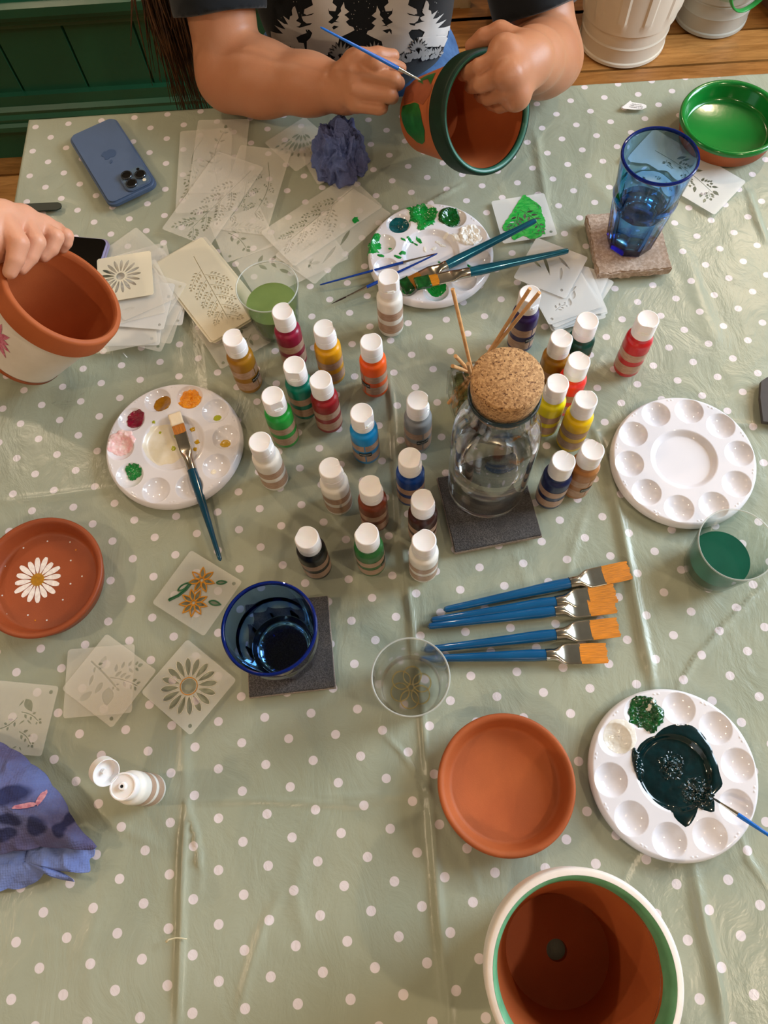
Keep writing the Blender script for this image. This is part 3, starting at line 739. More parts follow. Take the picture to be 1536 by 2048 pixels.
def pot(mx, r, rb, h, label, mats, name='flower_pot'):
    """clay flowerpot, origin at its base centre, z towards the rim"""
    t = thing(name, label, 'flower pot', mat4=mx)
    rimh = h*.235; wall = .0062; r2 = r-.0075*r/.077
    lip = r-.0078
    body = [(rb-.004,0),(rb,.002),(r2-.001,h-rimh),(r2-.001,h-rimh+.001)]
    inner = [(lip-.0045,h-rimh-.004),(rb-wall,.010),(rb-wall-.004,.008),(.0095,.008),(.0092,.0),(rb-.004,0)]
    obj('pot_body', MB().lathe([(.0095,.0)]+body+[(r2-.0035,h-rimh+.004)],112), mats[0], t, smooth=45)
    obj('pot_inner', MB().lathe([(lip-.001,h-.006),(lip-.0028,h-rimh+.002),(lip-.0048,h-rimh-.004),(rb-wall+.001,.0105),(rb-wall-.004,.0085),(.0095,.0085),(.0092,.0)],112), mats[2], t, smooth=45)
    obj('rim', MB().lathe([(r2-.002,h-rimh),(r-.0022,h-rimh),(r-.0008,h-rimh+.0012),(r,h-.004),(r-.0008,h-.0012),(r-.0026,h),(lip+.0018,h),(lip,h-.002),(lip-.0010,h-.0068)],112), mats[1], t, smooth=45)
    return t
# large pot at the lower right
c0 = P(1113,1900,.008)
m_cream = mat('cream_rim_paint','#e9dfd6',.35,col2='#efe6e2',vscale=40,bump=.3,bscale=160)
m_mint = mat('mint_rim_paint','#5d9a72',.4,col2='#6fae86',vscale=60)
pt = pot(Matrix.Translation((c0.x,c0.y,T+.001)),.0768,.0525,.136,'large terracotta flowerpot with a cream painted rim standing in the foreground',(m_cream,m_cream,m_ter))
lp = .0768-.0078
ang_ = np.linspace(0,2*math.pi,112,endpoint=False); V0 = []
for zz_,off in ((.1361,-.0016),(.1342,.0006),(.1295,.0020),(.1165,.0036)):
    V0.append(np.stack([(lp-off)*np.cos(ang_),(lp-off)*np.sin(ang_),zz_+(0 if zz_>.12 else .0025)*vnoise(np.cos(ang_)*4,np.sin(ang_)*4,9,3)],1))
V0 = np.array(V0)
obj('mint_inner_band', grid_mesh('band',V0,112,4,closeu=True), m_mint, pt)

# the pot held at the left
def axis_frame(base, axis): return frame_from(base, axis, (0.3,-.6,.9))
def unk(p, k): return (p[0]*k, p[1]*k, H-(H-p[2])*k)
KL = .91; axL = Vector((.717,.1149,.6875)); hL = .136*KL
bL = unk((-.4671,.6388,-.0441),KL); bL = (bL[0],bL[1],T+bL[2]+.0012)
m_wpaint = mat('white_pot_paint','#ddd3c6',.5,col2='#e6ddd2',vscale=30)
potL = pot(axis_frame(bL,axL), .077*KL, .052*KL, hL, 'white painted flowerpot with a bare terracotta rim held tilted at the left edge',(m_wpaint,m_ter,m_ter),'tilted_flower_pot')
obj('bare_foot', MB().lathe([(.052*KL-.003,-.0002),(.052*KL+.0005,.0018),(.052*KL+.0016,.008)],96), m_ter, potL, smooth=60)
# pink flower petals painted on its side
m_pk = mat('pink_petal_paint','#b8506e',.5,col2='#d98aa0',vscale=300)
def on_pot(KK, ang, u): # local point on the pot wall; u 0..1 from foot to rim band
    hh = .136*KK; r2 = .077*KK-.0075*KK-.001; rb_ = .052*KK; z_ = .002+(hh*.765-.002)*u; rr_ = rb_+(r2-rb_)*u+.0006
    return Vector((rr_*math.cos(ang), rr_*math.sin(ang), z_))
def pot_patch(parent, KK, name, m, pts_au, cuts=3, lift=0.0):
    """polygon given as (angle, height fraction) laid on the wall"""
    me = poly_mesh(name, [pts_au], 0, 0); b_ = bmesh.new(); b_.from_mesh(me)
    bmesh.ops.triangulate(b_, faces=b_.faces)
    for _ in range(cuts): 
        bmesh.ops.subdivide_edges(b_, edges=[e for e in b_.edges if e.calc_length() > .05], cuts=1)
        bmesh.ops.triangulate(b_, faces=b_.faces)
    for v in b_.verts:
        q_ = on_pot(KK, v.co.x, v.co.y); v.co = q_+Vector((q_.x,q_.y,0)).normalized()*lift
    b_.to_mesh(me); b_.free(); finish(me,180); return obj(name, me, m, parent)
def pot_px(parent, px, py):     # photo pixel -> (angle, height fraction) on a pot wall
    inv = parent.matrix_world.inverted(); o_ = inv @ CAM; d_ = (inv.to_3x3() @ ray(px,py)).normalized(); return o_, d_
def pot_hit(parent, KK, px, py):
    o_, d_ = pot_px(parent, px, py); hh = .136*KK; r2 = .077*KK-.0075*KK-.001; rb_ = .052*KK
    best = None; s = .3
    prev = None
    for i in range(4000):
        s = .4+i*.0002; p_ = o_+d_*s; u_ = (p_.z-.002)/(hh*.765-.002); rr_ = rb_+(r2-rb_)*u_
        v_ = math.hypot(p_.x,p_.y)-rr_
        if prev is not None and v_ < 0 <= prev: return (math.atan2(p_.y,p_.x), u_)
        prev = v_
    return None
bpy.context.view_layer.update()
a_ = pot_hit(potL, KL, 2, 680)
if a_:
    for k in range(11):
        th = math.radians(-75+k*33); cA = (a_[0]-.12, a_[1]-.02); L_ = .20+.05*math.sin(k*1.7)
        pts_ = []
        for s in np.linspace(0,1,8):
            ww = .035*math.sin(math.pi*min(1,s+.05)); pts_.append((s,ww))
        full = pts_+[(s,-w_) for s,w_ in pts_[::-1]]
        ca, sa = math.cos(th), math.sin(th)
        pot_patch(potL, KL, 'painted_petal', m_pk, [(cA[0]+(s*L_+.03)*ca*1.9-w_*sa*1.9, cA[1]+(s*L_+.03)*sa+w_*ca) for s,w_ in full], 2)

# the pot in the painter's hands
KW = .92; axW = Vector((.5087,-.6717,.5386)).normalized(); hW = .136*KW
bW = unk((.1257,.9584,-.014),KW); bW = (bW[0],bW[1],T+bW[2]+.002)
m_dgr = mat('dark_green_rim_paint','#0b2416',.5,col2='#0f2e1e',vscale=40,bump=.1,bscale=120,Specular_IOR_Level=.25)
m_ter3 = mat('terracotta_two_tone','#b8622c',.6,col2='#a9562a',vscale=10,bump=.15,bscale=600)
potW = pot(axis_frame(bW,axW), .077*KW, .052*KW, hW, 'terracotta flowerpot with a dark green rim and leaf patches held by the painting person',(m_ter3,m_dgr,m_ter),'held_flower_pot')
lipW_ = .077*KW-.0078
obj('teal_rim_edge', MB().lathe([(.077*KW-.0036,hW+.0001),(lipW_+.0022,hW+.0004),(lipW_-.0003,hW-.002),(lipW_-.0006,hW-.004)],112), mat('teal_green_edge_paint','#2c6a58',.35,var=.1,vscale=60), potW, smooth=60)
bpy.context.view_layer.update()
def px_patch(parent, KK, name, m, pts_, lift=0.0):
    q_ = [pot_hit(parent, KK, x, y) for x,y in pts_]; q_ = [a for a in q_ if a]
    if len(q_) < 3: return
    a0_ = q_[0][0]; q_ = [((a-a0_+math.pi)%(2*math.pi)-math.pi+a0_, u) for a,u in q_]
    return pot_patch(parent, KK, name, m, q_, 4, lift)
m_lg = mat('leaf_green_paint','#1a6f2c',.35,col2='#145c24',vscale=80)
px_patch(potW, KW, 'leaf_patch', m_lg, [(803,228),(806,212),(830,205),(838,208),(842,225),(850,260),(850,282),(845,288),(835,284),(815,265),(806,245)])
px_patch(potW, KW, 'leaf_patch', m_lg, [(835,163),(852,152),(872,146),(868,155),(862,170),(856,158),(845,162),(848,170)])
px_patch(potW, KW, 'brown_wash', mat('brown_wash_paint','#8a4426',.6,col2='#9a4f2c',vscale=60), [(812,175),(828,165),(860,158),(866,172),(860,190),(846,210),(826,202),(808,210)], -.0003)
# ------------------------------------------------------------------ coasters
def slab(c4, th, m, label, cham=.0012, rough_edge=0.0, name='coaster', group=None, seed=1):
    q_ = [P(x,y,th) for x,y in c4]; c = sum(q_,Vector())/4
    u = ((q_[1]-q_[0])+(q_[2]-q_[3]))/2; v_ = ((q_[3]-q_[0])+(q_[2]-q_[1]))/2; a_ = math.atan2(u.y,u.x)
    su, sv = u.length, v_.length
    t = thing(name, label, 'coaster', (c.x,c.y,T+.0008), a_, group)
    b_ = bmesh.new(); bmesh.ops.create_cube(b_, size=1); bmesh.ops.scale(b_, vec=(su,sv,th), verts=b_.verts); bmesh.ops.translate(b_, vec=(0,0,th/2), verts=b_.verts)
    bmesh.ops.bevel(b_, geom=b_.edges[:], offset=cham, segments=2, affect='EDGES')
    if rough_edge:
        bmesh.ops.subdivide_edges(b_, edges=[e for e in b_.edges if e.calc_length() > .01], cuts=24, use_grid_fill=True)
        for vv in b_.verts:
            ed = max(abs(vv.co.x)/(su/2), abs(vv.co.y)/(sv/2)); top = vv.co.z > th*.8
            if ed > .93: vv.co += noise.noise_vector(vv.co*160+Vector((seed,0,0)))*rough_edge
            elif top: vv.co.z += noise.noise(vv.co*90)*rough_edge*.25
            vv.co.z = max(0,vv.co.z)
    me = bpy.data.meshes.new('slab'); b_.to_mesh(me); b_.free(); finish(me,35)
    obj('stone_slab', me, m, t); return t
def speckle(name, c1, c2, c3, scale, rough=.75):
    q = NT(name); n1 = q.noise(scale,2,.7); n2 = q.noise(25,4,.6)
    c = q.mix(q.ramp(n1,.42,.62), lin(c1), lin(c2)); c = q.mix(q.ramp(n2,.5,.75), c, lin(c3))
    return q.fin(q.bsdf(c, rough, Normal=q.bump(n1,.35,.0006)))
m_slate = speckle('dark_slate','#2c2a2b','#5a5756','#3a3737',900)
m_slate2 = speckle('slate_edge','#8d8076','#a89a90','#6f645d',500)
m_trav = speckle('tumbled_travertine','#a08a78','#c0ac9c','#8f7a68',260,.8)
s1 = slab([(876,955),(1043,924),(1081,1070),(909,1105)],.0085,m_slate,'dark slate coaster under the water carafe',.0008,.0006)
s2 = slab([(494,1212),(655,1190),(669,1376),(495,1393)],.0085,m_slate,'dark slate coaster under the short blue tumbler',.0008,.0006)
s3 = slab([(1172,432),(1310,416),(1349,540),(1195,546)],.0125,m_trav,'pale tumbled stone coaster under the tall blue glass',.0016,.0022)
for t,th in ((s1,.0085),(s2,.0085)):
    bb = t.children[0].data; mx_ = max(v.co.x for v in bb.vertices); my_ = max(v.co.y for v in bb.vertices)
    cbm = MB().box((-mx_-.0003,-my_-.0003,.0005),(mx_+.0003,my_+.0003,.0062))
    obj('pale_edge', cbm, m_slate2, t, smooth=0)

# ------------------------------------------------------------------ glasses
def tumbler(base, rb, r, h, label, m, water_z=None, m_water=None, facets=9, zb=0.0, shoulder=.56, name='blue_tumbler', thick=.0028, m_rim=None):
    t = thing(name, label, 'glass', (base.x,base.y,T+zb+.0006), 0)
    v, f, n = [], [], facets*10; pro = []
    zs = [0,.002,.006,h*.12,h*.25,h*.38,h*.48,h*shoulder-.004,h*shoulder,h*shoulder+.003,h*shoulder+.007,h*.7,h*.85,h-.002,h-.0005]
    def rad(z): return rb+(r-rb)*(z/h)**.9
    for z in zs:
        rr_ = rad(z)
        fct = 1.0 if z < h*shoulder-.003 else 0.0
        if abs(z-h*shoulder) < .0045: rr_ += .0014; fct = .25
        if z < .001: rr_ *= .955
        for i in range(n):
            a = 2*math.pi*i/n; k = ((a*facets/(2*math.pi)) % 1-.5)*2*math.pi/facets
            pr_ = rr_*math.cos(math.pi/facets)/math.cos(k); q_ = rr_*(1-fct)+(pr_*1.01)*fct
            v.append((q_*math.cos(a), q_*math.sin(a), z))
    m_ = len(zs)
    for i in range(m_-1):
        for j in range(n): l = (j+1)%n; f.append((i*n+j,i*n+l,(i+1)*n+l,(i+1)*n+j))
    f.append(tuple(range(n))[::-1])
    # rim and inside
    ins = [(h,-.5*thick),(h-.0006,-thick),(h*.8,-thick),(h*.5,-thick*1.3),(h*.2,-thick*1.5),(.0105,-thick*1.9),(.0078,-thick*3.4)]
    st = (m_-1)*n
    for z,off in ins:
        rr_ = rad(z)+off
        base_i = len(v)
        for i in range(n): a = 2*math.pi*i/n; v.append((rr_*math.cos(a),rr_*math.sin(a),z))
        for j in range(n): l = (j+1)%n; f.append((st+j,st+l,base_i+l,base_i+j))
        st = base_i
    f.append(tuple(range(st,st+n)))
    obj('glass_wall', MB().add(v,f), m, t, smooth=25)
    if m_rim: obj('rim', MB().lathe([(rad(h)-thick*1.05,h-.0012),(rad(h)-thick*.5,h+.0004),(rad(h)+.0003,h-.0012),(rad(h)+.0002,h-.0035),(rad(h)-thick*1.05,h-.0035),(rad(h)-thick*1.05,h-.0012)],96), m_rim, t, smooth=180)
    if water_z:
        rw = rad(water_z)-thick*1.5-.0006
        obj('water', MB().lathe([(0,.0092),(rad(.0105)-thick*3.2,.0092),(rad(.0125)-thick*2.1,.0125),(rad(h*.2)-thick*1.5-.0008,h*.2),(rw,water_z-.001),(rw+.0003,water_z),(0,water_z-.0004)],72), m_water, t, smooth=40)
    return t
def real_glass(name, col, dens, mx=1.0):
    q = NT(name); b_ = q.bsdf((1,1,1,1),.0,Transmission_Weight=1.0,IOR=1.46)
    tr = q.n('ShaderNodeBsdfTransparent'); tr.inputs[0].default_value = (1,1,1,1); ms = q.n('ShaderNodeMixShader'); ms.inputs[0].default_value = mx; q.L(tr.outputs[0],ms.inputs[1]); q.L(b_.outputs[0],ms.inputs[2])
    ab = q.n('ShaderNodeVolumeAbsorption'); ab.inputs['Color'].default_value = lin(col); ab.inputs['Density'].default_value = dens
    q.L(ab.outputs[0], q.out.inputs[1]); return q.fin(ms)
m_bg = glass('blue_tinted_glass','#b2e0f0','#2a80d8',2.0,body=.02,bodycol='#2a8fe0')
m_bgd = glass('deep_blue_tinted_glass','#a4d6e4','#1450d0',1.6,body=.02,bodycol='#1060d0')
m_bg = real_glass('blue_tinted_glass_solid','#4ec6f2',340)
m_bgd = real_glass('deep_blue_glass_solid','#34b0f2',400)
m_wat_b = None
m_rimb = glass('dark_blue_rim_glass','#1340b8','#061c78',1.0,body=.45,bodycol='#0a2f9c')
def real_water(name, tint, dens, mx=1.0):
    q = NT(name); b_ = q.bsdf((1,1,1,1),.0,Transmission_Weight=1.0,IOR=1.33)
    tr = q.n('ShaderNodeBsdfTransparent'); tr.inputs[0].default_value = (1,1,1,1); ms = q.n('ShaderNodeMixShader'); ms.inputs[0].default_value = mx; q.L(tr.outputs[0],ms.inputs[1]); q.L(b_.outputs[0],ms.inputs[2])
    ab = q.n('ShaderNodeVolumeAbsorption'); ab.inputs['Color'].default_value = lin(tint); ab.inputs['Density'].default_value = dens
    q.L(ab.outputs[0], q.out.inputs[1]); return q.fin(ms)
m_wat_b = real_water('clear_water_in_blue','#7fd0f0',12)
m_wat_d = real_water('teal_water_in_blue','#4ab8c8',14)
m_wat_x = glass('blue_glass_water','#a8e0f0','#4ab0e8',1.5,body=.12,bodycol='#0a80c0',ior=1.33)
m_wat_y = glass('teal_glass_water','#3f8a98','#1a6a90',1.5,body=.25,bodycol='#04405a',ior=1.33)
g1 = P(1258,482,.0125); tumbler(g1,.0295,.0440,.140,'tall blue drinking glass with water standing on the pale stone coaster',m_bg,.062,m_wat_b,9,.0135,.56,'tall_blue_glass',m_rim=m_rimb)
g2 = P(577,1306,.0085); tumbler(g2,.0305,.0450,.118,'wide blue drinking glass seen from above on a slate coaster',m_bgd,.038,m_wat_d,10,.0096,.60,'blue_tumbler',m_rim=m_rimb)
def cup(base, rb, r, h, label, liquid_z, m_liq, name, m_glass, crown=True, thick=.0016, m_side=None):
    t = thing(name, label, 'glass', (base.x,base.y,T+.0008), 0)
    def rad(z): return rb+(r-rb)*(z/h)
    obj('cup_wall', MB().lathe([(0,.0014),(rb*.8,.0012),(rb*.92,.0),(rb,.002)]+[(rad(z),z) for z in (h*.2,h*.5,h*.8,h-.001)]+[(r+.0003,h),(r-thick*.6,h+.0003),(r-thick,h-.001)]+[(rad(z)-thick,z) for z in (h*.8,h*.5,h*.2,.006)]+[(rb*.9-thick,.0042),(0,.0040)],80), m_glass, t, smooth=50)
    obj('rim', MB().lathe([(r-thick,h-.0005),(r-thick*.5,h+.0006),(r+.0004,h-.0002),(r+.0003,h-.0012)],96), frosted('cup_rim_highlight','#eef2f0',.45,.1), t, smooth=180)  # milky white ring: the bright highlight along the rim is put into its colour
    if liquid_z:
        q_ = [(0,.0048),(rb*.9-thick-.0006,.0048),(rad(.008)-thick-.0005,.008),(rad(liquid_z)-thick-.0004,liquid_z-.0008),(rad(liquid_z)-thick-.0003,liquid_z),(0,liquid_z-.0002)]
        obj('paint_water' if m_side is None else 'drink', MB().lathe(q_,72), m_liq, t, smooth=40)
    return t
m_clear2 = real_glass('clear_solid_glass','#e8f2ec',8,.6)
m_clear = glass('clear_cup_glass','#fcfefd','#c6d2cc',3.0,ior=1.5)
m_clear3 = glass('clear_thick_glass','#fcfcf8','#b0b8b0',2.8,ior=1.5)
m_gw = mat('sage_paint_water','#74884c',.12,col2='#7d9154',vscale=20)
m_dgw = mat('deep_teal_paint_water','#17503f',.08,col2='#1b5a47',vscale=20)
gA = P(556,652,0); cup(gA,.0270,.0375,.080,'clear plastic cup holding cloudy sage green paint water behind the bottles',.046,m_gw,'paint_water_cup',m_clear,thick=.0012)
gB = P(1421,1134,0); cup(gB,.0300,.0385,.076,'clear plastic cup of dark teal paint water beside the clean palette',.028,m_dgw,'paint_water_cup',m_clear,thick=.0012)
gC = P(822,1377,0); tC = cup(gC,.0310,.0385,.072,'empty looking clear glass with a petal pattern in its base, in front of the bottles',.020,real_water('pale_drink','#f4ead0',14,.6),'clear_tumbler',m_clear2,thick=.0015,m_side=1)
pm_ = MB()
for k in range(6):
    a = k*math.pi/3+.3; pts_ = [(.0125*math.cos(a)+.0095*math.cos(b_), .0125*math.sin(a)+.0095*math.sin(b_), .0045) for b_ in np.linspace(0,2*math.pi,28)]
    pm_.tube(pts_, .0007, 6)
obj('petal_pattern', pm_, glass('petal_ridge_glass','#fff2c8','#e0c070',1.2,body=.15,bodycol='#e8d9a0'), tC, smooth=180)

# ------------------------------------------------------------------ carafe with its cork
cb = P(972,968,.0085)
t = thing('water_carafe','clear glass water carafe half full standing on a slate coaster','carafe',(cb.x,cb.y,T+.0096),0)
HC = .205
outp = [(0,.0022),(.036,.0018),(.042,.0004),(.0440,.003),(.0448,.010),(.0450,.060),(.0450,.118),(.0444,.130),(.0425,.142),(.0392,.153),(.0352,.163),(.0332,.172),(.0325,.182),(.0328,.197),(.0334,HC-.001)]
inp = [(.0332,HC+.0004),(.0318,HC+.0002),(.0312,HC-.003),(.0305,.182),(.0310,.172),(.0330,.163),(.0368,.153),(.0400,.142),(.0420,.130),(.0427,.118),(.0427,.060),(.0424,.013),(.038,.008),(0,.0075)]
obj('glass_wall', MB().lathe(outp+inp,112), real_glass('carafe_glass','#eef4f2',6,.95), t, smooth=60)
wz = .088
obj('water', MB().lathe([(0,.0085),(.0375,.009),(.0415,.014),(.0420,.060),(.0420,wz-.001),(.0424,wz+.0004),(.0415,wz-.0006),(0,wz-.0008)],96), real_water('carafe_water','#eef4f4',1.5), t, smooth=50)
obj('neck_rim', MB().lathe([(.0308,HC-.002),(.0322,HC+.0008),(.0338,HC-.002),(.0338,HC-.0045),(.0325,HC-.0030)],96), glass('blue_grey_rim_glass','#6f8f96','#2a4a55',1.4,body=.15,bodycol='#5a7880'), t, smooth=180)
def cork_mat():
    q = NT('pressed_cork'); tc = q.n('ShaderNodeTexCoord'); vo = q.n('ShaderNodeTexVoronoi'); vo.inputs['Scale'].default_value = 620; q.L(tc.outputs['Object'], vo.inputs['Vector'])
    sp_ = q.n('ShaderNodeSeparateColor'); q.L(vo.outputs['Color'], sp_.inputs[0])
    c = q.mix(q.ramp(sp_.outputs[0],0,1), lin('#93693f'), lin('#cda270')); c = q.mix(q.ramp(q.noise(330,3,.7),.56,.64), c, lin('#5a3518'))
    return q.fin(q.bsdf(c,.8,Normal=q.bump(q.noise(500,3),.5,.0008)))
ck = thing('cork_stopper','round cork stopper plugged into the top of the water carafe','cork',(cb.x,cb.y,T+.0096+HC-.018),0)
obj('cork', MB().lathe([(0,0),(.0275,0),(.0285,.001),(.0298,.018),(.0312,.022),(.0322,.027),(.0325,.040),(.0320,.0435),(.0308,.0448),(0,.0450)],96), cork_mat(), ck, smooth=50)

# ------------------------------------------------------------------ reed diffuser behind the carafe
db = P(938,812,0); t = thing('reed_diffuser','square clear glass bottle with wooden reeds, half hidden behind the carafe','diffuser',(db.x,db.y,T+.0008),R(8))
b_ = bmesh.new(); bmesh.ops.create_cube(b_,size=1); bmesh.ops.scale(b_,vec=(.048,.048,.062),verts=b_.verts); bmesh.ops.translate(b_,vec=(0,0,.031),verts=b_.verts)
bmesh.ops.bevel(b_, geom=b_.edges[:], offset=.004, segments=3, affect='EDGES'); me = bpy.data.meshes.new('g'); b_.to_mesh(me); b_.free(); finish(me,35)
obj('glass_bottle', me, m_clear2, t)
b_ = bmesh.new(); bmesh.ops.create_cube(b_,size=1); bmesh.ops.scale(b_,vec=(.036,.036,.045),verts=b_.verts); bmesh.ops.translate(b_,vec=(0,0,.031),verts=b_.verts)
bmesh.ops.bevel(b_, geom=b_.edges[:], offset=.004, segments=2, affect='EDGES'); me = bpy.data.meshes.new('g'); b_.to_mesh(me); b_.free(); finish(me,35)
obj('oil', me, glass('diffuser_oil','#d8d4b0','#8f8a60',1.5,ior=1.4), t)
obj('bottle_neck', MB().lathe([(.011,.062),(.0105,.064),(.0105,.074),(.0125,.075),(.0125,.079),(.0095,.079),(.009,.064)],32), m_clear2, t)
m_reed = mat('pale_reed_wood','#c8925a',.6,col2='#d9a873',vscale=120)
nk = Vector((db.x,db.y,T+.078))
for (px,py,hh,lab) in ((905,578,.190,'wooden diffuser reed leaning far left over the green palette'),(1060,577,.205,'left one of the two wooden reeds leaning across the purple bottle'),(1079,585,.205,'right one of the two wooden reeds leaning across the purple bottle'),
                   (911,712,.165,'short looking upper wooden reed pointing left of the cork'),(905,732,.150,'lowest wooden reed, pointing left beside the cork'),(936,727,.175,'wooden reed stub just showing at the cork edge')):
    e_ = P(px,py,hh); j = Vector((rnd.uniform(-.004,.004),rnd.uniform(-.004,.004),0)); dirn = (e_-(nk+j)).normalized(); low = nk+j-dirn*(.060/max(.3,dirn.z))
    rd = obj('reed', MB().tube([tuple(low),tuple(e_)], .0020, 10), m_reed, smooth=40); tag(rd, lab, 'reed', 'diffuser reeds')

# ------------------------------------------------------------------ stencils
m_sheet = frosted('milky_stencil_film','#f6f2e8',.27)
m_sheet2 = frosted('dense_milky_stencil_film','#f6eed6',.72)
m_sheet3 = frosted('white_stencil_film','#f2f2f0',.56)
def leaf(x, y, ang, L, w, n=7, sharp=.8):
    ca, sa = math.cos(ang), math.sin(ang); up = []
    for i in range(n+1): s = i/n; up.append((s*L, w/2*math.sin(math.pi*s**sharp)))
    pts_ = up+[(a_,-b_) for a_,b_ in up[-2:0:-1]]
    return [(x+a_*ca-b_*sa, y+a_*sa+b_*ca) for a_,b_ in pts_]
def stemcut(pts_, w):
    L_, R_ = [], []; m_ = len(pts_)
    for i,(x,y) in enumerate(pts_):
        x0,y0 = pts_[max(0,i-1)]; x1,y1 = pts_[min(m_-1,i+1)]; l = math.hypot(x1-x0,y1-y0) or 1; nx_, ny_ = -(y1-y0)/l, (x1-x0)/l; k = w*(1 if i < m_-1 else .3)
        L_.append((x+nx_*k,y+ny_*k)); R_.append((x-nx_*k,y-ny_*k))
    return L_+R_[::-1]
def branch(x0,y0,x1,y1, n, L, w, curve=.1, tip=True, st=.0005, alt=.9, small=.5):
    out_ = []; dx, dy = x1-x0, y1-y0; l = math.hypot(dx,dy); nx_, ny_ = -dy/l, dx/l; pts_ = []
    for i in range(13): s = i/12; o_ = curve*l*math.sin(math.pi*s); pts_.append((x0+dx*s+nx_*o_, y0+dy*s+ny_*o_))
    out_.append(stemcut(pts_, st))
    for i in range(n):
        s = .18+.8*i/max(1,n-1); k = min(11,int(s*12)); x,y = pts_[k]; tx,ty = pts_[k+1][0]-x, pts_[k+1][1]-y; a_ = math.atan2(ty,tx)
        for sg in (-1,1):
            LL = L*(1-small*s); out_.append(leaf(x+math.cos(a_+sg*alt)*.0011+.0006*sg*nx_, y+math.sin(a_+sg*alt)*.0011+.0006*sg*ny_, a_+sg*alt, LL, w*(1-.3*s)))
    if tip: a_ = math.atan2(dy,dx); out_.append(leaf(pts_[-1][0]+.0006*math.cos(a_),pts_[-1][1]+.0006*math.sin(a_),a_,L*.6,w))
    return out_
def frond(x0,y0,x1,y1,n,side,L,w,**kw):
    o_ = branch(x0,y0,x1,y1,0,L,w,**{k:v for k,v in kw.items() if k in('curve','st')}, tip=False); dx,dy = x1-x0,y1-y0; a_ = math.atan2(dy,dx)
    for i in range(n):
        s = .22+.7*i/max(1,n-1); sg = 1 if i%2 else -1
        bx,by = x0+dx*s,y0+dy*s; b2 = a_+sg*side; LL = L*(1-.45*s)
        o_ += branch(bx+.0012*math.cos(b2),by+.0012*math.sin(b2),bx+LL*math.cos(b2),by+LL*math.sin(b2),5,w*.72,w*.34,curve=.06*sg,st=.0004)
    return o_
def petal(x, y, ang, L, w, n=9):
    ca, sa = math.cos(ang), math.sin(ang); up = [(s*L, w/2*(math.sin(math.pi*min(1,s*.97+.02))**.6)*(.55+.45*s)) for s in [i/n for i in range(n+1)]]
    return [(x+a_*ca-b_*sa, y+a_*sa+b_*ca) for a_,b_ in up+[(p,-q2) for p,q2 in up[::-1]]]
def daisy(cx_,cy_,r0,r1,n,w):
    o_ = [[(cx_+r0*.82*math.cos(a_),cy_+r0*.82*math.sin(a_)) for a_ in np.linspace(0,2*math.pi,28,endpoint=False)]]
    for k in range(n): a_ = 2*math.pi*k/n; o_.append(petal(cx_+r0*1.12*math.cos(a_),cy_+r0*1.12*math.sin(a_),a_,r1-r0*1.12,w))
    return o_
def lilies():
    o_ = []
    for cx_,cy_,rr_,n in ((-.004,.014,.013,7),(.004,-.012,.014,9)):
        for k in range(n): a_ = 2*math.pi*k/n+.3; o_.append(leaf(cx_+.0022*math.cos(a_),cy_+.0022*math.sin(a_),a_,rr_,.0052,8))
    o_.append(stemcut([(-.022,-.024),(-.016,-.014),(-.013,-.004),(-.012,.004)],.0009)); o_.append(leaf(-.020,-.010,1.2,.016,.005)); o_.append(leaf(.018,-.002,.3,.014,.005)); o_.append(leaf(.012,.020,.6,.012,.004))
    return o_
def rrect(w,h,r=.0035,n=5):
    o_ = []
    for cx_,cy_,a0_ in ((w/2-r,h/2-r,0),(-w/2+r,h/2-r,90),(-w/2+r,-h/2+r,180),(w/2-r,-h/2+r,270)):
        for i in range(n+1): a_ = R(a0_+90*i/n); o_.append((cx_+r*math.cos(a_),cy_+r*math.sin(a_)))
    return o_
def ring(x,y,r,n=14): return [(x+r*math.cos(2*math.pi*i/n),y+r*math.sin(2*math.pi*i/n)) for i in range(n)]
def clash(a, b):
    ax0,ax1,ay0,ay1 = min(p[0] for p in a),max(p[0] for p in a),min(p[1] for p in a),max(p[1] for p in a)
    bx0,bx1,by0,by1 = min(p[0] for p in b),max(p[0] for p in b),min(p[1] for p in b),max(p[1] for p in b)
    if ax0 > bx1 or bx0 > ax1 or ay0 > by1 or by0 > ay1: return False
    def inside(p, q):
        r = False; n = len(q)
        for i in range(n):
            x1,y1 = q[i]; x2,y2 = q[(i+1)%n]
            if (y1 > p[1]) != (y2 > p[1]) and p[0] < (x2-x1)*(p[1]-y1)/(y2-y1)+x1: r = not r
        return r
    if any(inside(p,b) for p in a) or any(inside(p,a) for p in b): return True
    def cr(o,p,q): return (p[0]-o[0])*(q[1]-o[1])-(p[1]-o[1])*(q[0]-o[0])
    for i in range(len(a)):
        p1,p2 = a[i],a[(i+1)%len(a)]
        for j in range(len(b)):
            q1,q2 = b[j],b[(j+1)%len(b)]
            if cr(p1,p2,q1)*cr(p1,p2,q2) < 0 and cr(q1,q2,p1)*cr(q1,q2,p2) < 0: return True
    return False
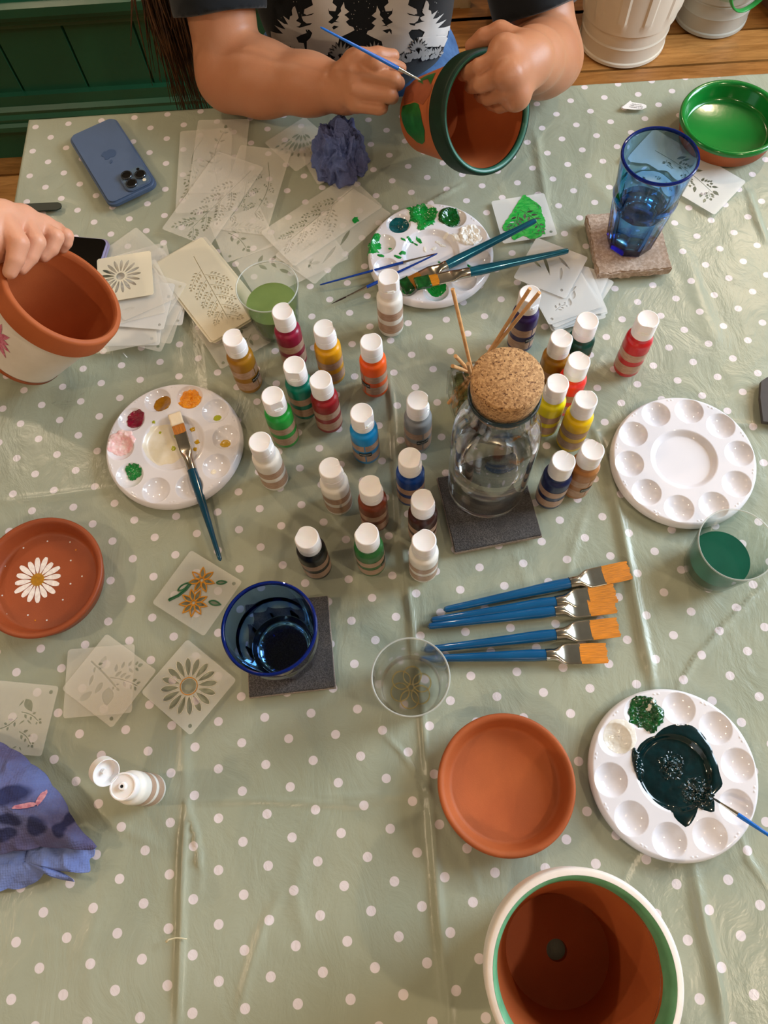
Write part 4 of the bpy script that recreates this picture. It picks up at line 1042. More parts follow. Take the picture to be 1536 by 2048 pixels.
def stencil(c4, z, label, cuts, m=None, hole=None, wh=None, group='plastic plant stencils', tilt=None, name='stencil_sheet', thick=.0004, c=None, ang=None):
    """c4: photo pixels of the corners: +x+y?  order = TL, TR, BR, BL of the sheet itself"""
    if c4:
        q_ = [P(x,y,z) for x,y in c4]; c = sum(q_,Vector())/4; u = ((q_[1]-q_[0])+(q_[2]-q_[3]))/2; v_ = ((q_[0]-q_[3])+(q_[1]-q_[2]))/2
        ang = math.atan2(u.y,u.x); w_, h_ = u.length, v_.length
        if wh: w_, h_ = wh
    else: w_, h_ = wh
    loops = [rrect(w_,h_)]
    if hole: loops.append(ring(hole[0]*(w_/2-.007),hole[1]*(h_/2-.007),.0021))
    lim = lambda lp: all(abs(x) < w_/2-.0012 and abs(y) < h_/2-.0012 for x,y in lp)
    for lp in cuts:
        dx, dy = lp[len(lp)//2][0]-lp[0][0], lp[len(lp)//2][1]-lp[0][1]; l = math.hypot(dx,dy) or 1
        for k in range(4):
            l2 = [(x+dx/l*.0009*k, y+dy/l*.0009*k) for x,y in lp]
            if lim(l2) and not any(clash(l2, q2) for q2 in loops[1:]): loops.append(l2); break
    me = poly_mesh('sheet', loops, thick)
    o = obj(name, me, m or m_sheet); o.location = (c.x,c.y,T+z); o.rotation_euler = (tilt[0] if tilt else 0, tilt[1] if tilt else 0, ang)
    return tag(o, label, 'stencil', group)
W1,H1 = .076,.153
multi = lambda: frond(.004,.070,-.004,-.055,6,.75,.034,.0085,curve=.05)+branch(-.003,-.02,-.022,-.060,5,.008,.003)
stencil([(352,262),(455,255),(468,420),(361,428)],.0008,'long stencil sheet with a leafy sprig, leftmost of the sheets below the sleeve',branch(-.004,.058,-.012,-.01,0,.01,.003,curve=-.15)+branch(-.008,.03,-.026,-.02,6,.010,.003)+branch(0,-.005,.02,.03,4,.008,.003)+branch(-.02,-.02,-.028,-.05,4,.008,.003),wh=(W1,H1))
stencil([(392,254),(492,250),(484,372),(388,372)],.0022,'plain looking stencil sheet half under the leftmost long sheet',branch(.002,-.05,.004,.05,5,.014,.005),wh=(W1,H1*.9))
stencil([(485,316),(567,326),(530,442),(440,432)],.0036,'stencil sheet with bare twigs right of the big fern stencil',frond(.01,.05,.012,-.045,6,.8,.028,.007)+frond(-.012,.01,-.02,-.055,4,.8,.02,.006),wh=(W1,H1))
stencil([(437,308),(524,338),(418,489),(327,454)],.0052,'long stencil sheet with a many leaved fern branch, topmost of the left overlap',frond(.024,.064,-.002,-.065,8,.62,.036,.0115,curve=.0)+branch(-.002,.02,.026,-.035,6,.010,.0034)+branch(-.004,-.03,-.024,-.064,6,.010,.0036),wh=(W1,H1))
stencil([(420,445),(515,413),(553,490),(456,526)],.0022,'small square stencil with a feather pattern and green paint specks',branch(-.022,.018,.028,-.008,8,.012,.0036)+branch(-.018,.01,-.004,-.026,3,.012,.005),hole=(-.95,-.95),wh=(.074,.074))
stencil([(474,520),(620,452),(690,520),(545,590)],.0012,'stencil sheet with olive leaves partly behind the rim of the green water cup',branch(-.05,.018,-.004,-.004,3,.016,.006)+branch(-.03,-.004,.02,-.02,3,.02,.006)+branch(.01,.01,.05,.01,5,.009,.003),hole=None,wh=(.135,.076))
stencil([(700,372),(758,416),(634,567),(572,528)],.0026,'stencil strip with long wavy leaves, under the lavender stencil',[leaf(.012,.02,-1.3,.03,.005),leaf(.016,-.012,-1.4,.034,.005),leaf(-.01,-.02,-1.7,.032,.005),leaf(.008,-.052,-1.2,.012,.004)],wh=(.074,H1))
stencil([(524,464),(694,356),(758,413),(596,526)],.0050,'long stencil sheet with lavender sprigs and one green paint dab',frond(.066,.014,-.062,.0,8,.5,.036,.0095,curve=.0)+branch(.02,.004,-.012,-.028,6,.007,.003),wh=(H1,W1))
gd = obj('paint_dab', blob_mesh(0,0,.0048,hgt=.0006,rag=.5,seed=4,surf=lambda x,y: np.full_like(x,0.0)), m_pbright); pz = P(711,440,.0056)
sl = [o for o in COL.objects if o.get('label','').startswith('long stencil sheet with lavender')][0]; bpy.context.view_layer.update()
gd.parent = sl; gd.matrix_parent_inverse = Matrix.Identity(4); gd.location = sl.matrix_world.inverted() @ Vector((pz.x,pz.y,T+.0055))
stencil([(608,300),(668,278),(718,330),(655,356)],.0010,'square stencil under the crumpled blue paper towel',[],wh=(.074,.074))
stencil([(530,287),(610,236),(672,288),(591,342)],.0022,'square stencil with a bunch of seed heads beside the crumpled paper',
    sum([[leaf(.024*math.cos(0)-.0, .024, R(-90+a_), .0,0)] if False else [leaf(.016+.006*math.cos(R(-135+a_)), .016+.006*math.sin(R(-135+a_)), R(-135+a_), .013,.0040), leaf(.016+.021*math.cos(R(-135+a_)), .016+.021*math.sin(R(-135+a_)), R(-135+a_), .017,.0046), leaf(.016+.040*math.cos(R(-135+a_)), .016+.040*math.sin(R(-135+a_)), R(-135+a_), .008,.0034)] for a_ in range(-48,49,12)],[]),hole=(.0,.0) and (1,-1),wh=(.074,.074))
# cream pile of long sheets
for i in range(7):
    j = [(0,0),(4,2),(-3,-1),(6,-2),(2,4),(-4,3),(0,0)][i]
    stencil([(394+j[0],480+j[1]),(512+j[0],624+j[1]),(437+j[0],680+j[1]),(320+j[0],526+j[1])],.0012+.0011*i,'long cream stencil with a pine branch on top of its pile' if i==6 else 'long cream stencil sheet within the pile under the pine branch one',
        (frond(-.055,.012,.060,-.004,10,.80,.036,.0105,curve=.0) if i==6 else []), m=m_sheet2, wh=(H1,W1), group='pile of long cream stencils')
stencil([(488,605),(544,688),(444,738),(388,653)],.0004,'square stencil peeking out under the cream pile beside the mustard bottle',branch(.0,.022,-.02,-.01,4,.012,.005)+branch(.012,.02,.026,-.016,4,.012,.004),hole=(1,-1),wh=(.074,.074))
# fanned pile of small squares by the tilted pot
cC = P(272,590,.0); rr2 = random.Random(3)
fan = [(300,560,28),(262,520,38),(290,545,12),(318,610,-8),(305,640,-16),(292,652,-22),(270,650,-6),(255,655,6),(300,600,-28),(285,615,-12),(268,600,10),(280,585,22)]
for i,(x,y,a_) in enumerate(fan):
    zz_ = .0010+.0013*i; c_ = P(x,y-6,zz_)
    stencil(None, zz_, 'small square stencil fanned out in the pile next to the tilted pot',[leaf(rr2.uniform(-.02,.01),rr2.uniform(-.02,.02),rr2.uniform(0,6),.018,.006)],m=m_sheet3 if i%3==0 else m_sheet,hole=((1,-1) if i%2 else (1,1)),wh=(.072,.072),c=c_,ang=R(a_),group='fanned pile of small stencils',tilt=(R(rr2.uniform(-.5,.5)),R(rr2.uniform(-.5,.5))))
cT = P(250,553,.019)
stencil(None,.0185,'small square stencil with a big flower, topmost of the fanned pile',daisy(-.006,.002,.007,.027,17,.0056),m=m_sheet2,wh=(.072,.072),c=cT,ang=R(4),group='fanned pile of small stencils')
# painted green one
sg = stencil([(984,402),(1091,385),(1113,471),(1003,489)],.0008,'square stencil smeared with bright green paint above the brushes',branch(-.002,.014,.018,-.026,6,.012,.0042)+branch(-.006,.008,-.022,-.014,5,.011,.004),m=m_sheet3,hole=(1,-1),wh=(.074,.074))
bpy.context.view_layer.update(); inv = sg.matrix_world.inverted()
def sloc2(px,py): q_ = inv @ P(px,py,.0012); return (q_.x,q_.y)
outg = [(1047,391),(1055,394),(1080,412),(1084,428),(1090,440),(1089,460),(1080,474),(1062,478),(1047,472),(1028,480),(1020,470),(1006,458),(1008,448),(1022,428),(1034,408)]
q_ = NT('green_smear_film'); tr_ = q_.n('ShaderNodeBsdfTransparent'); pb_ = q_.bsdf(q_.mix(q_.ramp(q_.noise(90,4,.6,sc3=(1,2.5,1)),.4,.62),lin('#0f9a3a'),lin('#46b44e')),.25,Normal=q_.bump(q_.noise(160,3),.4,.001)); ms_ = q_.n('ShaderNodeMixShader'); q_.L(q_.ramp(q_.noise(120,3),.28,.42),ms_.inputs[0]); q_.L(tr_.outputs[0],ms_.inputs[1]); q_.L(pb_.outputs[0],ms_.inputs[2]); m_gsmear = q_.fin(ms_)
gl_ = [sloc2(*p) for p in outg]; og = []
for k in range(len(gl_)*6):
    i0 = k//6; t_ = (k%6)/6; p0,p1,p2,p3 = [Vector(gl_[(i0+d_)%len(gl_)]) for d_ in (-1,0,1,2)]
    v_ = .5*((2*p1)+(p2-p0)*t_+(2*p0-5*p1+4*p2-p3)*t_*t_+(3*p1-p0-3*p2+p3)*t_**3); og.append((v_.x+.0005*math.sin(k*2.1), v_.y+.0005*math.cos(k*1.7)))
gs = [og]
for lp in branch(-.002,.014,.018,-.026,6,.012,.0042)+branch(-.006,.008,-.022,-.014,5,.011,.004):
    if not any(clash(lp,q2) for q2 in gs[1:]): gs.append(lp)
gme = poly_mesh('smear', gs, .0005, .0004); gb_ = bmesh.new(); gb_.from_mesh(gme); bmesh.ops.triangulate(gb_, faces=gb_.faces); gb_.to_mesh(gme); gb_.free()
obj('green_smear', gme, m_gsmear, sg)
# pile at the right
pile = [([(1110,560),(1207,600),(1190,640),(1103,662)],0),([(1100,540),(1221,594),(1160,650),(1060,610)],1)]
for i,(x,y,a_) in enumerate(((1140,600,14),(1152,580,-38),(1138,604,10),(1147,574,-30),(1134,598,18),(1142,590,8),(1130,592,20),(1126,588,15))):
    zz_ = .0008+.0012*i; c_ = P(x,y,zz_)
    stencil(None, zz_, 'small square stencil inside the pile under the teal brush handle',([leaf(0,-.02,1.2,.012,.006),leaf(.008,-.012,1.0,.014,.006),leaf(.01,.0,.4,.012,.004)]+branch(-.02,-.02,-.004,-.016,3,.006,.003) if i==7 else []),m=m_sheet3,hole=(-1,-1) if i%2 else (1,-1),wh=(.073,.073),c=c_,ang=R(a_),group='pile of small stencils by the teal brush')
stencil([(1074,478),(1179,515),(1126,597),(1028,554)],.0108,'small square stencil with bold curved strokes, topmost of the pile by the teal brush',
    [leaf(-.018,.016,-.9,.036,.0045),leaf(-.012,-.012,.5,.026,.0045),leaf(.002,.020,-.5,.024,.004),leaf(.012,.006,-1.2,.020,.0045),leaf(-.024,.0,-.4,.014,.004),leaf(.018,.018,-1.9,.014,.004)],m=m_sheet3,hole=(.9,-.9),wh=(.073,.073))
stencil([(1306,258),(1493,366),(1429,428),(1240,316)],.0008,'long white stencil with leafy branches, partly behind the tall blue glass',frond(-.05,.004,.055,-.008,5,.7,.022,.012,curve=.05)+branch(-.03,.01,.05,-.004,7,.018,.006,curve=.06)+branch(.0,-.014,.055,-.020,5,.016,.006),m=m_sheet3,wh=(H1,W1))
# foreground squares
s14 = stencil([(381,1100),(488,1166),(407,1271),(303,1205)],.0010,'square stencil with lilies outlined in yellow and green paint, beside the short blue tumbler',lilies(),hole=(1,1),wh=(.073,.073))
bpy.context.view_layer.update(); inv = s14.matrix_world.inverted()
m_yl = mat('yellow_line_paint','#d58e10',.4,var=.15,vscale=200); m_gl = mat('green_line_paint','#2a6a44',.4,var=.15,vscale=200)
lm_ = MB(); gm_ = MB()
for lp in lilies()[:16]:
    lm_.tube([(x,y,.0006) for x,y in lp]+[(lp[0][0],lp[0][1],.0006)], .0008, 5)
for lp in lilies()[16:]: gm_.tube([(x,y,.0006) for x,y in lp]+[(lp[0][0],lp[0][1],.0006)], .0009, 5)
obj('yellow_outline', lm_, m_yl, s14, smooth=180); obj('green_outline', gm_, m_gl, s14, smooth=180)
s15 = stencil([(376,1279),(474,1359),(379,1471),(282,1385)],.0010,'square stencil with one large cut out daisy',daisy(0.0,0.0,.0098,.0305,16,.0080),m=frosted('mid_stencil_film','#f4f5ee',.36),hole=(1,-1),wh=(.073,.073))
rg = MB(); rg.tube([(.0092*math.cos(a_),.0092*math.sin(a_),.0006) for a_ in np.linspace(0,2*math.pi,40)],.0005,5); obj('yellow_ring', rg, m_yl, s15, smooth=180)
edge = MB()
for lp in daisy(0,0,.0098,.0305,16,.0084)[1:]: edge.tube([(x,y,.0005) for x,y in lp]+[(lp[0][0],lp[0][1],.0005)],.0004,5)
obj('cut_edges', edge, frosted('bright_cut_edge','#f3eedd',.75), s15, smooth=180)
stencil([(135,1299),(270,1289),(264,1424),(127,1437)],.0006,'square stencil lying under the branch stencil at the left',[leaf(-.02,-.02,.6,.016,.008),leaf(.0,.012,1.2,.016,.008)],wh=(.074,.074))
stencil([(213,1270),(312,1340),(225,1457),(124,1375)],.0018,'square stencil with a leafy branch and pear shape, turned on its corner at the left',branch(-.030,.004,.012,-.002,2,.008,.003,curve=.02,st=.0011)+branch(-.002,.002,.030,.012,5,.010,.004,curve=.05)+branch(.0,.004,.016,.028,4,.010,.004)+[leaf(-.004,-.006,-1.5,.014,.006),leaf(.004,-.004,-1.0,.020,.013),leaf(-.018,-.006,-1.2,.012,.004)],hole=(1,-1),wh=(.073,.073))
stencil([(-20,1358),(127,1372),(90,1515),(-58,1500)],.0008,'square stencil with bare twigs at the left edge, half under the blue towel',[leaf(.004,.020,-.9,.016,.009)]+branch(-.001,.030,.008,-.034,3,.010,.002,st=.0008)+branch(.003,.006,.024,-.002,3,.006,.003)+branch(.006,-.014,.022,-.026,3,.006,.003)+branch(0,.0,-.018,-.014,3,.006,.003),hole=(1,1),wh=(.073,.073))

# ------------------------------------------------------------------ phones
def rbox(w,h,th,r,bev,seg=3):
    b_ = bmesh.new(); o_ = rrect(w,h,r,8); vs_ = [b_.verts.new((x,y,0)) for x,y in o_]; f_ = b_.faces.new(vs_)
    ret = bmesh.ops.extrude_face_region(b_, geom=[f_]); bmesh.ops.translate(b_, vec=(0,0,th), verts=[g for g in ret['geom'] if isinstance(g,bmesh.types.BMVert)])
    bmesh.ops.recalc_face_normals(b_, faces=b_.faces)
    es = [e for e in b_.edges if abs(e.verts[0].co.z-e.verts[1].co.z) < 1e-6]
    bmesh.ops.bevel(b_, geom=es, offset=bev, segments=seg, affect='EDGES'); me = bpy.data.meshes.new('rbox'); b_.to_mesh(me); b_.free(); return finish(me,40)
def place4(c4, z):
    q_ = [P(x,y,z) for x,y in c4]; c = sum(q_,Vector())/4; u = ((q_[1]-q_[0])+(q_[2]-q_[3]))/2; v_ = ((q_[0]-q_[3])+(q_[1]-q_[2]))/2
    return c, math.atan2(u.y,u.x), u.length, v_.length
c,a_,w_,h_ = place4([(128,270),(212,232),(322,370),(236,410)],.011)
t = thing('mobile_phone','phone in a matt blue case lying face down at the far left corner','phone',(c.x,c.y,T+.0012),a_)
m_case = mat('blue_silicone_case','#4a5f80',.55,var=.04,vscale=60,Specular_IOR_Level=.35)
w_, h_ = .0745,.1535
obj('case', rbox(w_,h_,.0105,.012,.003), m_case, t)
m_ph = mat('camera_island_glass','#2a3036',.08,var=.1)
isl = obj('camera_island', rbox(.0395,.0395,.0026,.010,.0010), m_case, t, loc=(w_/2-.0235,-h_/2+.0235,.0104))
obj('island_glass', rbox(.0345,.0345,.0008,.008,.0003), mat('blue_camera_glass','#5b6f84',.15,var=.1), isl, loc=(0,0,.0022))
m_lens = mat('lens_black','#07080a',.05,var=.1,Coat_Weight=.8); m_lring = mat('lens_ring_steel','#5b6068',.2,var=.1,Metallic=.9)
for lx,ly in ((-.0085,-.0085),(.0085,-.0005),(-.0085,.0088)):
    ls = obj('lens', MB().lathe([(.0078,0),(.0080,.0022),(.0074,.0028),(.0062,.0028),(.0062,.0018)],32), m_lring, isl, loc=(lx,ly,.0028)); obj('lens_glass', MB().lathe([(.0064,.0016),(.0064,.0023),(0,.0026)],32), m_lens, isl, loc=(lx,ly,.0028))
obj('flash', MB().lathe([(.0026,0),(.0026,.0006),(0,.0007)],20), mat('flash_lens','#e8e2cc',.3,var=.05), isl, loc=(.0095,-.0115,.003))
obj('sensor', MB().lathe([(.0022,0),(.0022,.0006),(0,.0007)],20), m_lens, isl, loc=(.010,.0115,.003))
# fruit emblem
ap = []
for i in range(40):
    th = 2*math.pi*i/40; r_ = .0052*(1+.10*math.cos(2*th))
    x = r_*math.cos(th)*1.02; y = r_*math.sin(th)*1.0
    if y > .003: y -= .0014*math.exp(-(x/.0015)**2)
    if y < -.004: y += .0008*math.exp(-(x/.0012)**2)
    dx = x-.0070; dy = y-.0010
    if math.hypot(dx,dy) < .0030: l = math.hypot(dx,dy) or 1; x, y = .0070+dx/l*.0030, .0010+dy/l*.0030
    ap.append((x,y))
m_em = mat('emblem_dark_blue','#2c4a72',.4,var=.03)
em = obj('emblem', poly_mesh('emblem',[ap],.0002), m_em, t, loc=(.0,.010,.01065),rot=(0,0,R(180)))
em.scale = (1.9,1.9,1); obj('emblem_leaf', poly_mesh('leafy',[leaf(.0002,.0058,1.0,.0042,.0022)],.0002), m_em, em)
c,a_,w_,h_ = place4([(60,470),(222,474),(216,560),(60,640)],.008)
p1 = P(221,478,.009); p0 = P(140,471,.009); p2 = P(213,556,.009); u = (p1-p0).normalized()
a_ = math.atan2(u.y,u.x); wv = .0760; hv_ = .150
cc = p1-u*(wv/2)-Vector((-u.y,u.x,0))*(hv_/2)
t = thing('mobile_phone','phone with a black screen in a lilac case, half hidden behind the tilted pot','phone',(cc.x,cc.y,T+.0012),a_)
obj('case', rbox(wv,hv_,.0095,.011,.003), mat('lilac_silicone_case','#8f88a8',.5,var=.04,Specular_IOR_Level=.35), t)
obj('screen', rbox(wv-.006,hv_-.006,.0008,.009,.0003), mat('black_screen_glass','#020203',.05,var=.1), t, loc=(0,0,.0092))

# ------------------------------------------------------------------ small things
# dark green wooden strip at the left edge
p0, p1 = P(24,417,.002), P(123,412,.002); u = (p1-p0).normalized(); L_ = (p1-p0).length; nn = Vector((-u.y,u.x,0)); 
o_ = [(0,-.0065),(L_-.006,-.0068),(L_-.001,-.004),(L_,0),(L_-.001,.004),(L_-.006,.0068),(0,.0072)]
ds = obj('craft_stick', poly_mesh('strip',[o_],.0018), mat('very_dark_green_paint','#16261e',.5,var=.2)); ds.location = (p0.x,p0.y,T+.0008); ds.rotation_euler = (0,0,math.atan2(u.y,u.x)); tag(ds,'flat dark green stick with a rounded end beside the hand at the left edge','stick')
# torn price label
pc_ = P(1269,213,0); t = thing('paper_tag','small torn white care label with tiny print lying near the back edge','label',(pc_.x,pc_.y,T+.0008),R(-12))
lb_ = [(-.018,-.004),(-.006,.010),(-.004,.007),(.013,.0045),(.0165,.002),(.0165,-.002),(.011,-.006),(.0,-.0075),(-.016,-.0065)]
me = poly_mesh('tag',[lb_],.0004); obj('paper', me, mat('label_paper_white','#f0eeee',.5,var=.02), t)
for k,(s_,x_,y_) in enumerate((('made from',.003,.0028),('100% recycled',.002,-.0003),('washable at 30',.0015,-.0034))):
    tm_ = text_mesh('print',s_,.0032); obj('print', tm_, m_black, t, loc=(x_,y_,.00055), rot=(0,0,R(-7)))
# grey thing at the right edge
m_gf = mat('dark_grey_felt','#4a4543',.8,var=.15,vscale=80)
p_ = [P(x,y,.0) for x,y in ((1518,768),(1530,760),(1640,770),(1640,860),(1522,848),(1516,800))]
gx = sum(p_,Vector())/6; b_ = MB(); b_.v = [(q_.x-gx.x,q_.y-gx.y,z) for z in (0,.006) for q_ in p_]; b_.f = [tuple(range(6))[::-1],tuple(range(6,12))]+[(i,(i+1)%6,6+(i+1)%6,6+i) for i in range(6)]
gf = obj('felt_pouch', b_, m_gf, smooth=0); gf.location = (gx.x,gx.y,T+.0008); tag(gf,'dark grey flat pouch just entering the right edge of the picture','pouch')
# white thread
thr = [P(x,y,.0022) for x,y in ((332,1884),(338,1879),(350,1876),(362,1876),(374,1878))]
o = obj('plastic_thread', MB().tube(thr,[.0014,.0008,.0006,.0006,.0005],6), mat('off_white_plastic','#d8cfae',.4,var=.05), smooth=180); tag(o,'short off white plastic tag thread on the cloth crease at the lower left','thread')
for k,(pp,lab) in enumerate(((((246,706),(254,715)),'tiny white plastic sliver right of the tilted pot'),)):
    o = obj('plastic_thread', MB().tube([P(x,y,.001) for x,y in pp],.0007,6), m_white, smooth=180); tag(o,lab,'thread')
# clear scrap of film below the tilted pot
me = poly_mesh('film',[[(-.022,.014),(.004,.020),(.024,.008),(.020,-.014),(-.004,-.022),(-.020,-.010)]],0)
fq = P(135,790,.001); fo = obj('film_scrap', me, glass('clear_film','#fbfbfb','#d8dcdc',2,ior=1.4,rough=.08)); fo.location = (fq.x,fq.y,T+.0012); tag(fo,'crinkled scrap of clear film on the cloth below the tilted pot','film')
b_ = bmesh.new(); b_.from_mesh(me); bmesh.ops.triangulate(b_,faces=b_.faces)
bmesh.ops.subdivide_edges(b_,edges=b_.edges,cuts=6,use_grid_fill=True)
for v in b_.verts: v.co.z = .003*abs(noise.noise(v.co*150))
b_.to_mesh(me); b_.free(); finish(me,20)
b_ = None
bd_ = P(439,1126,.005); bo = None

# ------------------------------------------------------------------ crumpled blue paper
def towel_mat(name, c1, c2):
    q = NT(name); tc = q.n('ShaderNodeTexCoord'); vo = q.n('ShaderNodeTexVoronoi'); vo.inputs['Scale'].default_value = 420; vo.inputs['Randomness'].default_value = .25; q.L(tc.outputs['Object'], vo.inputs['Vector'])
    c = q.mix(q.ramp(q.noise(16,4,.6),.42,.62), lin(c1), lin(c2))
    return q.fin(q.bsdf(c,.85,Normal=q.bump(vo.outputs['Distance'],.5,.0012),Specular_IOR_Level=.15))
m_tow = towel_mat('blue_paper_towel','#5c6a9c','#565a82'); m_tow2 = towel_mat('stained_blue_paper_towel','#6a7cb6','#4d4f78')
def crumple(cx_, cy_, rx, ry, h, seed, m, label):
    n_, k_ = 220, 120; V = []
    th = np.linspace(0,2*math.pi,n_,endpoint=False); ph_ = np.linspace(.001,math.pi*.62,k_)
    PH, TH_ = np.meshgrid(ph_, th, indexing='ij')
    X_ = np.sin(PH)*np.cos(TH_); Y_ = np.sin(PH)*np.sin(TH_); Z_ = np.cos(PH)
    D_ = np.empty_like(X_)
    for a_ in range(k_):
        for b2 in range(n_):
            p = Vector((X_[a_,b2],Y_[a_,b2],Z_[a_,b2])); pw_ = p+noise.noise_vector(p*1.5+Vector((seed,0,0)))*.35
            v1 = noise.voronoi(pw_*1.7+Vector((seed,3,1)))[0]; v2 = noise.voronoi(pw_*3.6+Vector((seed,9,4)))[0]
            v3 = noise.voronoi(pw_*6.5+Vector((seed,2,8)))[0]; D_[a_,b2] = .62+.46*v1[0]+.36*v2[0]+.16*v3[0]
    X_, Y_, Z_ = X_*D_*rx, Y_*D_*ry, np.maximum(.0, (Z_*D_+.28)*h*.8)
    t_ = obj('crumpled_paper', grid_mesh('crumple', np.stack([X_,Y_,Z_],2), n_, k_, closeu=True, smooth=50), m); t_.location = (cx_,cy_,T+.0010); return tag(t_,label,'paper towel')
ct = P(682,303,.02); crumple(ct.x,ct.y,.031,.038,.052,11,m_tow,'crumpled ball of blue paper towel on the stencils under the painting hand')
# stained towel at the lower left: an upper cone shaped fold and a lower sheet
def sheet(name, outline, cx_, cy_, hump, seed, m, parent, zoff=.0, edge=.002, wr=.006, ridge=None):
    q_ = [P(x,y,.0) for x,y in outline]; c0_ = P(cx_,cy_,0); a_ = np.array([math.atan2(p.y-c0_.y,p.x-c0_.x) for p in q_]); r_ = np.array([math.hypot(p.y-c0_.y,p.x-c0_.x) for p in q_]); o_ = np.argsort(a_); a_ = a_[o_]; r_ = r_[o_]
    n_, k_ = 220, 60; th = np.linspace(-math.pi,math.pi,n_,endpoint=False); Rr = np.interp(th, np.concatenate([[a_[-1]-2*math.pi],a_,[a_[0]+2*math.pi]]), np.concatenate([[r_[-1]],r_,[r_[0]]]))
    g = np.linspace(.01,1,k_); G, A = np.meshgrid(g, np.arange(n_), indexing='ij'); X_ = c0_.x+G*Rr[A]*np.cos(th[A]); Y_ = c0_.y+G*Rr[A]*np.sin(th[A])
    Z_ = zoff+hump*(1-G**1.6)+edge+wr*(1-np.abs(vnoise(X_*28+seed,Y_*22,seed,3))*2)*(.3+.7*G)*.7+.002*vnoise(X_*90,Y_*90,seed,3)
    Z_ = np.maximum(Z_, zoff+.0008); V_ = np.stack([X_-c0_.x,Y_-c0_.y,Z_],2)
    o = obj(name, grid_mesh('sheet',V_,n_,k_,closeu=True,smooth=60), m, parent)
    if not parent: o.location = (c0_.x,c0_.y,T+.0006)
    sm = o.modifiers.new('thickness','SOLIDIFY'); sm.thickness = .0006; sm.offset = 1
    return o, c0_
tw = thing('paper_towel','blue paper towel with dark stains and a pointed folded corner at the lower left','paper towel',(P(30,1640,0).x,P(30,1640,0).y,T+.0006))
o1, cA_ = sheet('lower_fold', [(-70,1690),(60,1690),(150,1680),(196,1690),(190,1712),(181,1718),(184,1744),(163,1746),(162,1762),(135,1760),(118,1738),(95,1745),(60,1770),(20,1776),(-70,1770)], 60,1722,.010,5,towel_mat('light_blue_paper_towel','#7486c0','#6a78ae'),tw,0,.001,.014)
o1.location = (cA_.x-tw.location.x,cA_.y-tw.location.y,0)
o2, cB_ = sheet('upper_fold', [(-70,1460),(0,1482),(40,1500),(80,1530),(120,1573),(155,1625),(182,1665),(209,1695),(190,1700),(150,1694),(100,1692),(50,1700),(0,1708),(-70,1712)], 30,1600,.030,8,m_tow2,tw,.012,.004,.010)
o2.location = (cB_.x-tw.location.x,cB_.y-tw.location.y,0)
m_pst = mat('pink_paint_streak','#d59aa2',.25,col2='#b06a80',vscale=200)
q = NT('ink_stained_paper_towel'); tc = q.n('ShaderNodeTexCoord'); nz = q.n('ShaderNodeTexNoise'); nz.inputs['Scale'].default_value = 45; q.L(tc.outputs['Object'], nz.inputs['Vector'])
wv = q.n('ShaderNodeVectorMath', operation='MULTIPLY_ADD'); q.L(nz.outputs['Color'], wv.inputs[0]); wv.inputs[1].default_value = (.012,.012,0); q.L(tc.outputs['Object'], wv.inputs[2])
sx_ = q.n('ShaderNodeSeparateXYZ'); q.L(wv.outputs[0], sx_.inputs[0]); msk = None
for (px,py,rx_,ry_,an_) in ((30,1592,.017,.011,.2),(136,1634,.013,.007,.9),(78,1652,.011,.009,0),(26,1640,.013,.007,-.3),(10,1672,.014,.006,.1),(120,1660,.006,.009,.3)):
    p = P(px,py,.03); x0, y0 = p.x-tw.location.x-o2.location.x+.006, p.y-tw.location.y-o2.location.y+.006; ca, sa = math.cos(an_), math.sin(an_)
    dx = q.math('SUBTRACT', sx_.outputs[0], x0); dy = q.math('SUBTRACT', sx_.outputs[1], y0)
    u_ = q.math('DIVIDE', q.math('ADD', q.math('MULTIPLY',dx,ca), q.math('MULTIPLY',dy,sa)), rx_); v_ = q.math('DIVIDE', q.math('SUBTRACT', q.math('MULTIPLY',dy,ca), q.math('MULTIPLY',dx,sa)), ry_)
    d_ = q.math('SQRT', q.math('ADD', q.math('MULTIPLY',u_,u_), q.math('MULTIPLY',v_,v_))); k_ = q.math('SUBTRACT', 1.0, q.ramp(d_, .75, 1.1)); msk = k_ if msk is None else q.math('MAXIMUM', msk, k_)
vo = q.n('ShaderNodeTexVoronoi'); vo.inputs['Scale'].default_value = 420; vo.inputs['Randomness'].default_value = .25; q.L(tc.outputs['Object'], vo.inputs['Vector'])
base_ = q.mix(q.ramp(q.noise(14,4,.6),.38,.62), lin('#6673a8'), lin('#5a5880'))
m_tow3 = q.fin(q.bsdf(q.mix(q.math('MULTIPLY',msk,.85), base_, lin('#20264c')), .8, Normal=q.bump(vo.outputs['Distance'],.6,.0012), Specular_IOR_Level=.15))
o2.material_slots[0].material = m_tow3; o2.data.materials[0] = m_tow3
bpy.context.view_layer.update()
bv = BVHTree.FromObject(o2, bpy.context.evaluated_depsgraph_get()); inv = o2.matrix_world.inverted()
def stain(px,py,rad,ax,rot,seed,m,name='stain',parent=None):
    p = P(px,py,.03); 
    def surf(x,y):
        z = np.zeros_like(x); zf = z.ravel(); xf, yf = x.ravel(), y.ravel()
        for i in range(len(xf)):
            lo = inv @ Vector((p.x+xf[i],p.y+yf[i],T+.2)); hit = bv.ray_cast(lo, inv.to_3x3() @ Vector((0,0,-1))); zf[i] = (o2.matrix_world @ hit[0]).z-T if hit[0] else -.01
        return zf.reshape(x.shape)
    me = blob_mesh(0,0,rad,hgt=.0002,rag=.35,ax=ax,rot=rot,seed=seed,lump=.2,surf=surf)
    for v in me.vertices: v.co.x += p.x-tw.location.x-(o2.location.x); v.co.y += p.y-tw.location.y-o2.location.y; v.co.z += .0010+T-tw.location.z-o2.location.z
    return obj(name, me, m, o2)
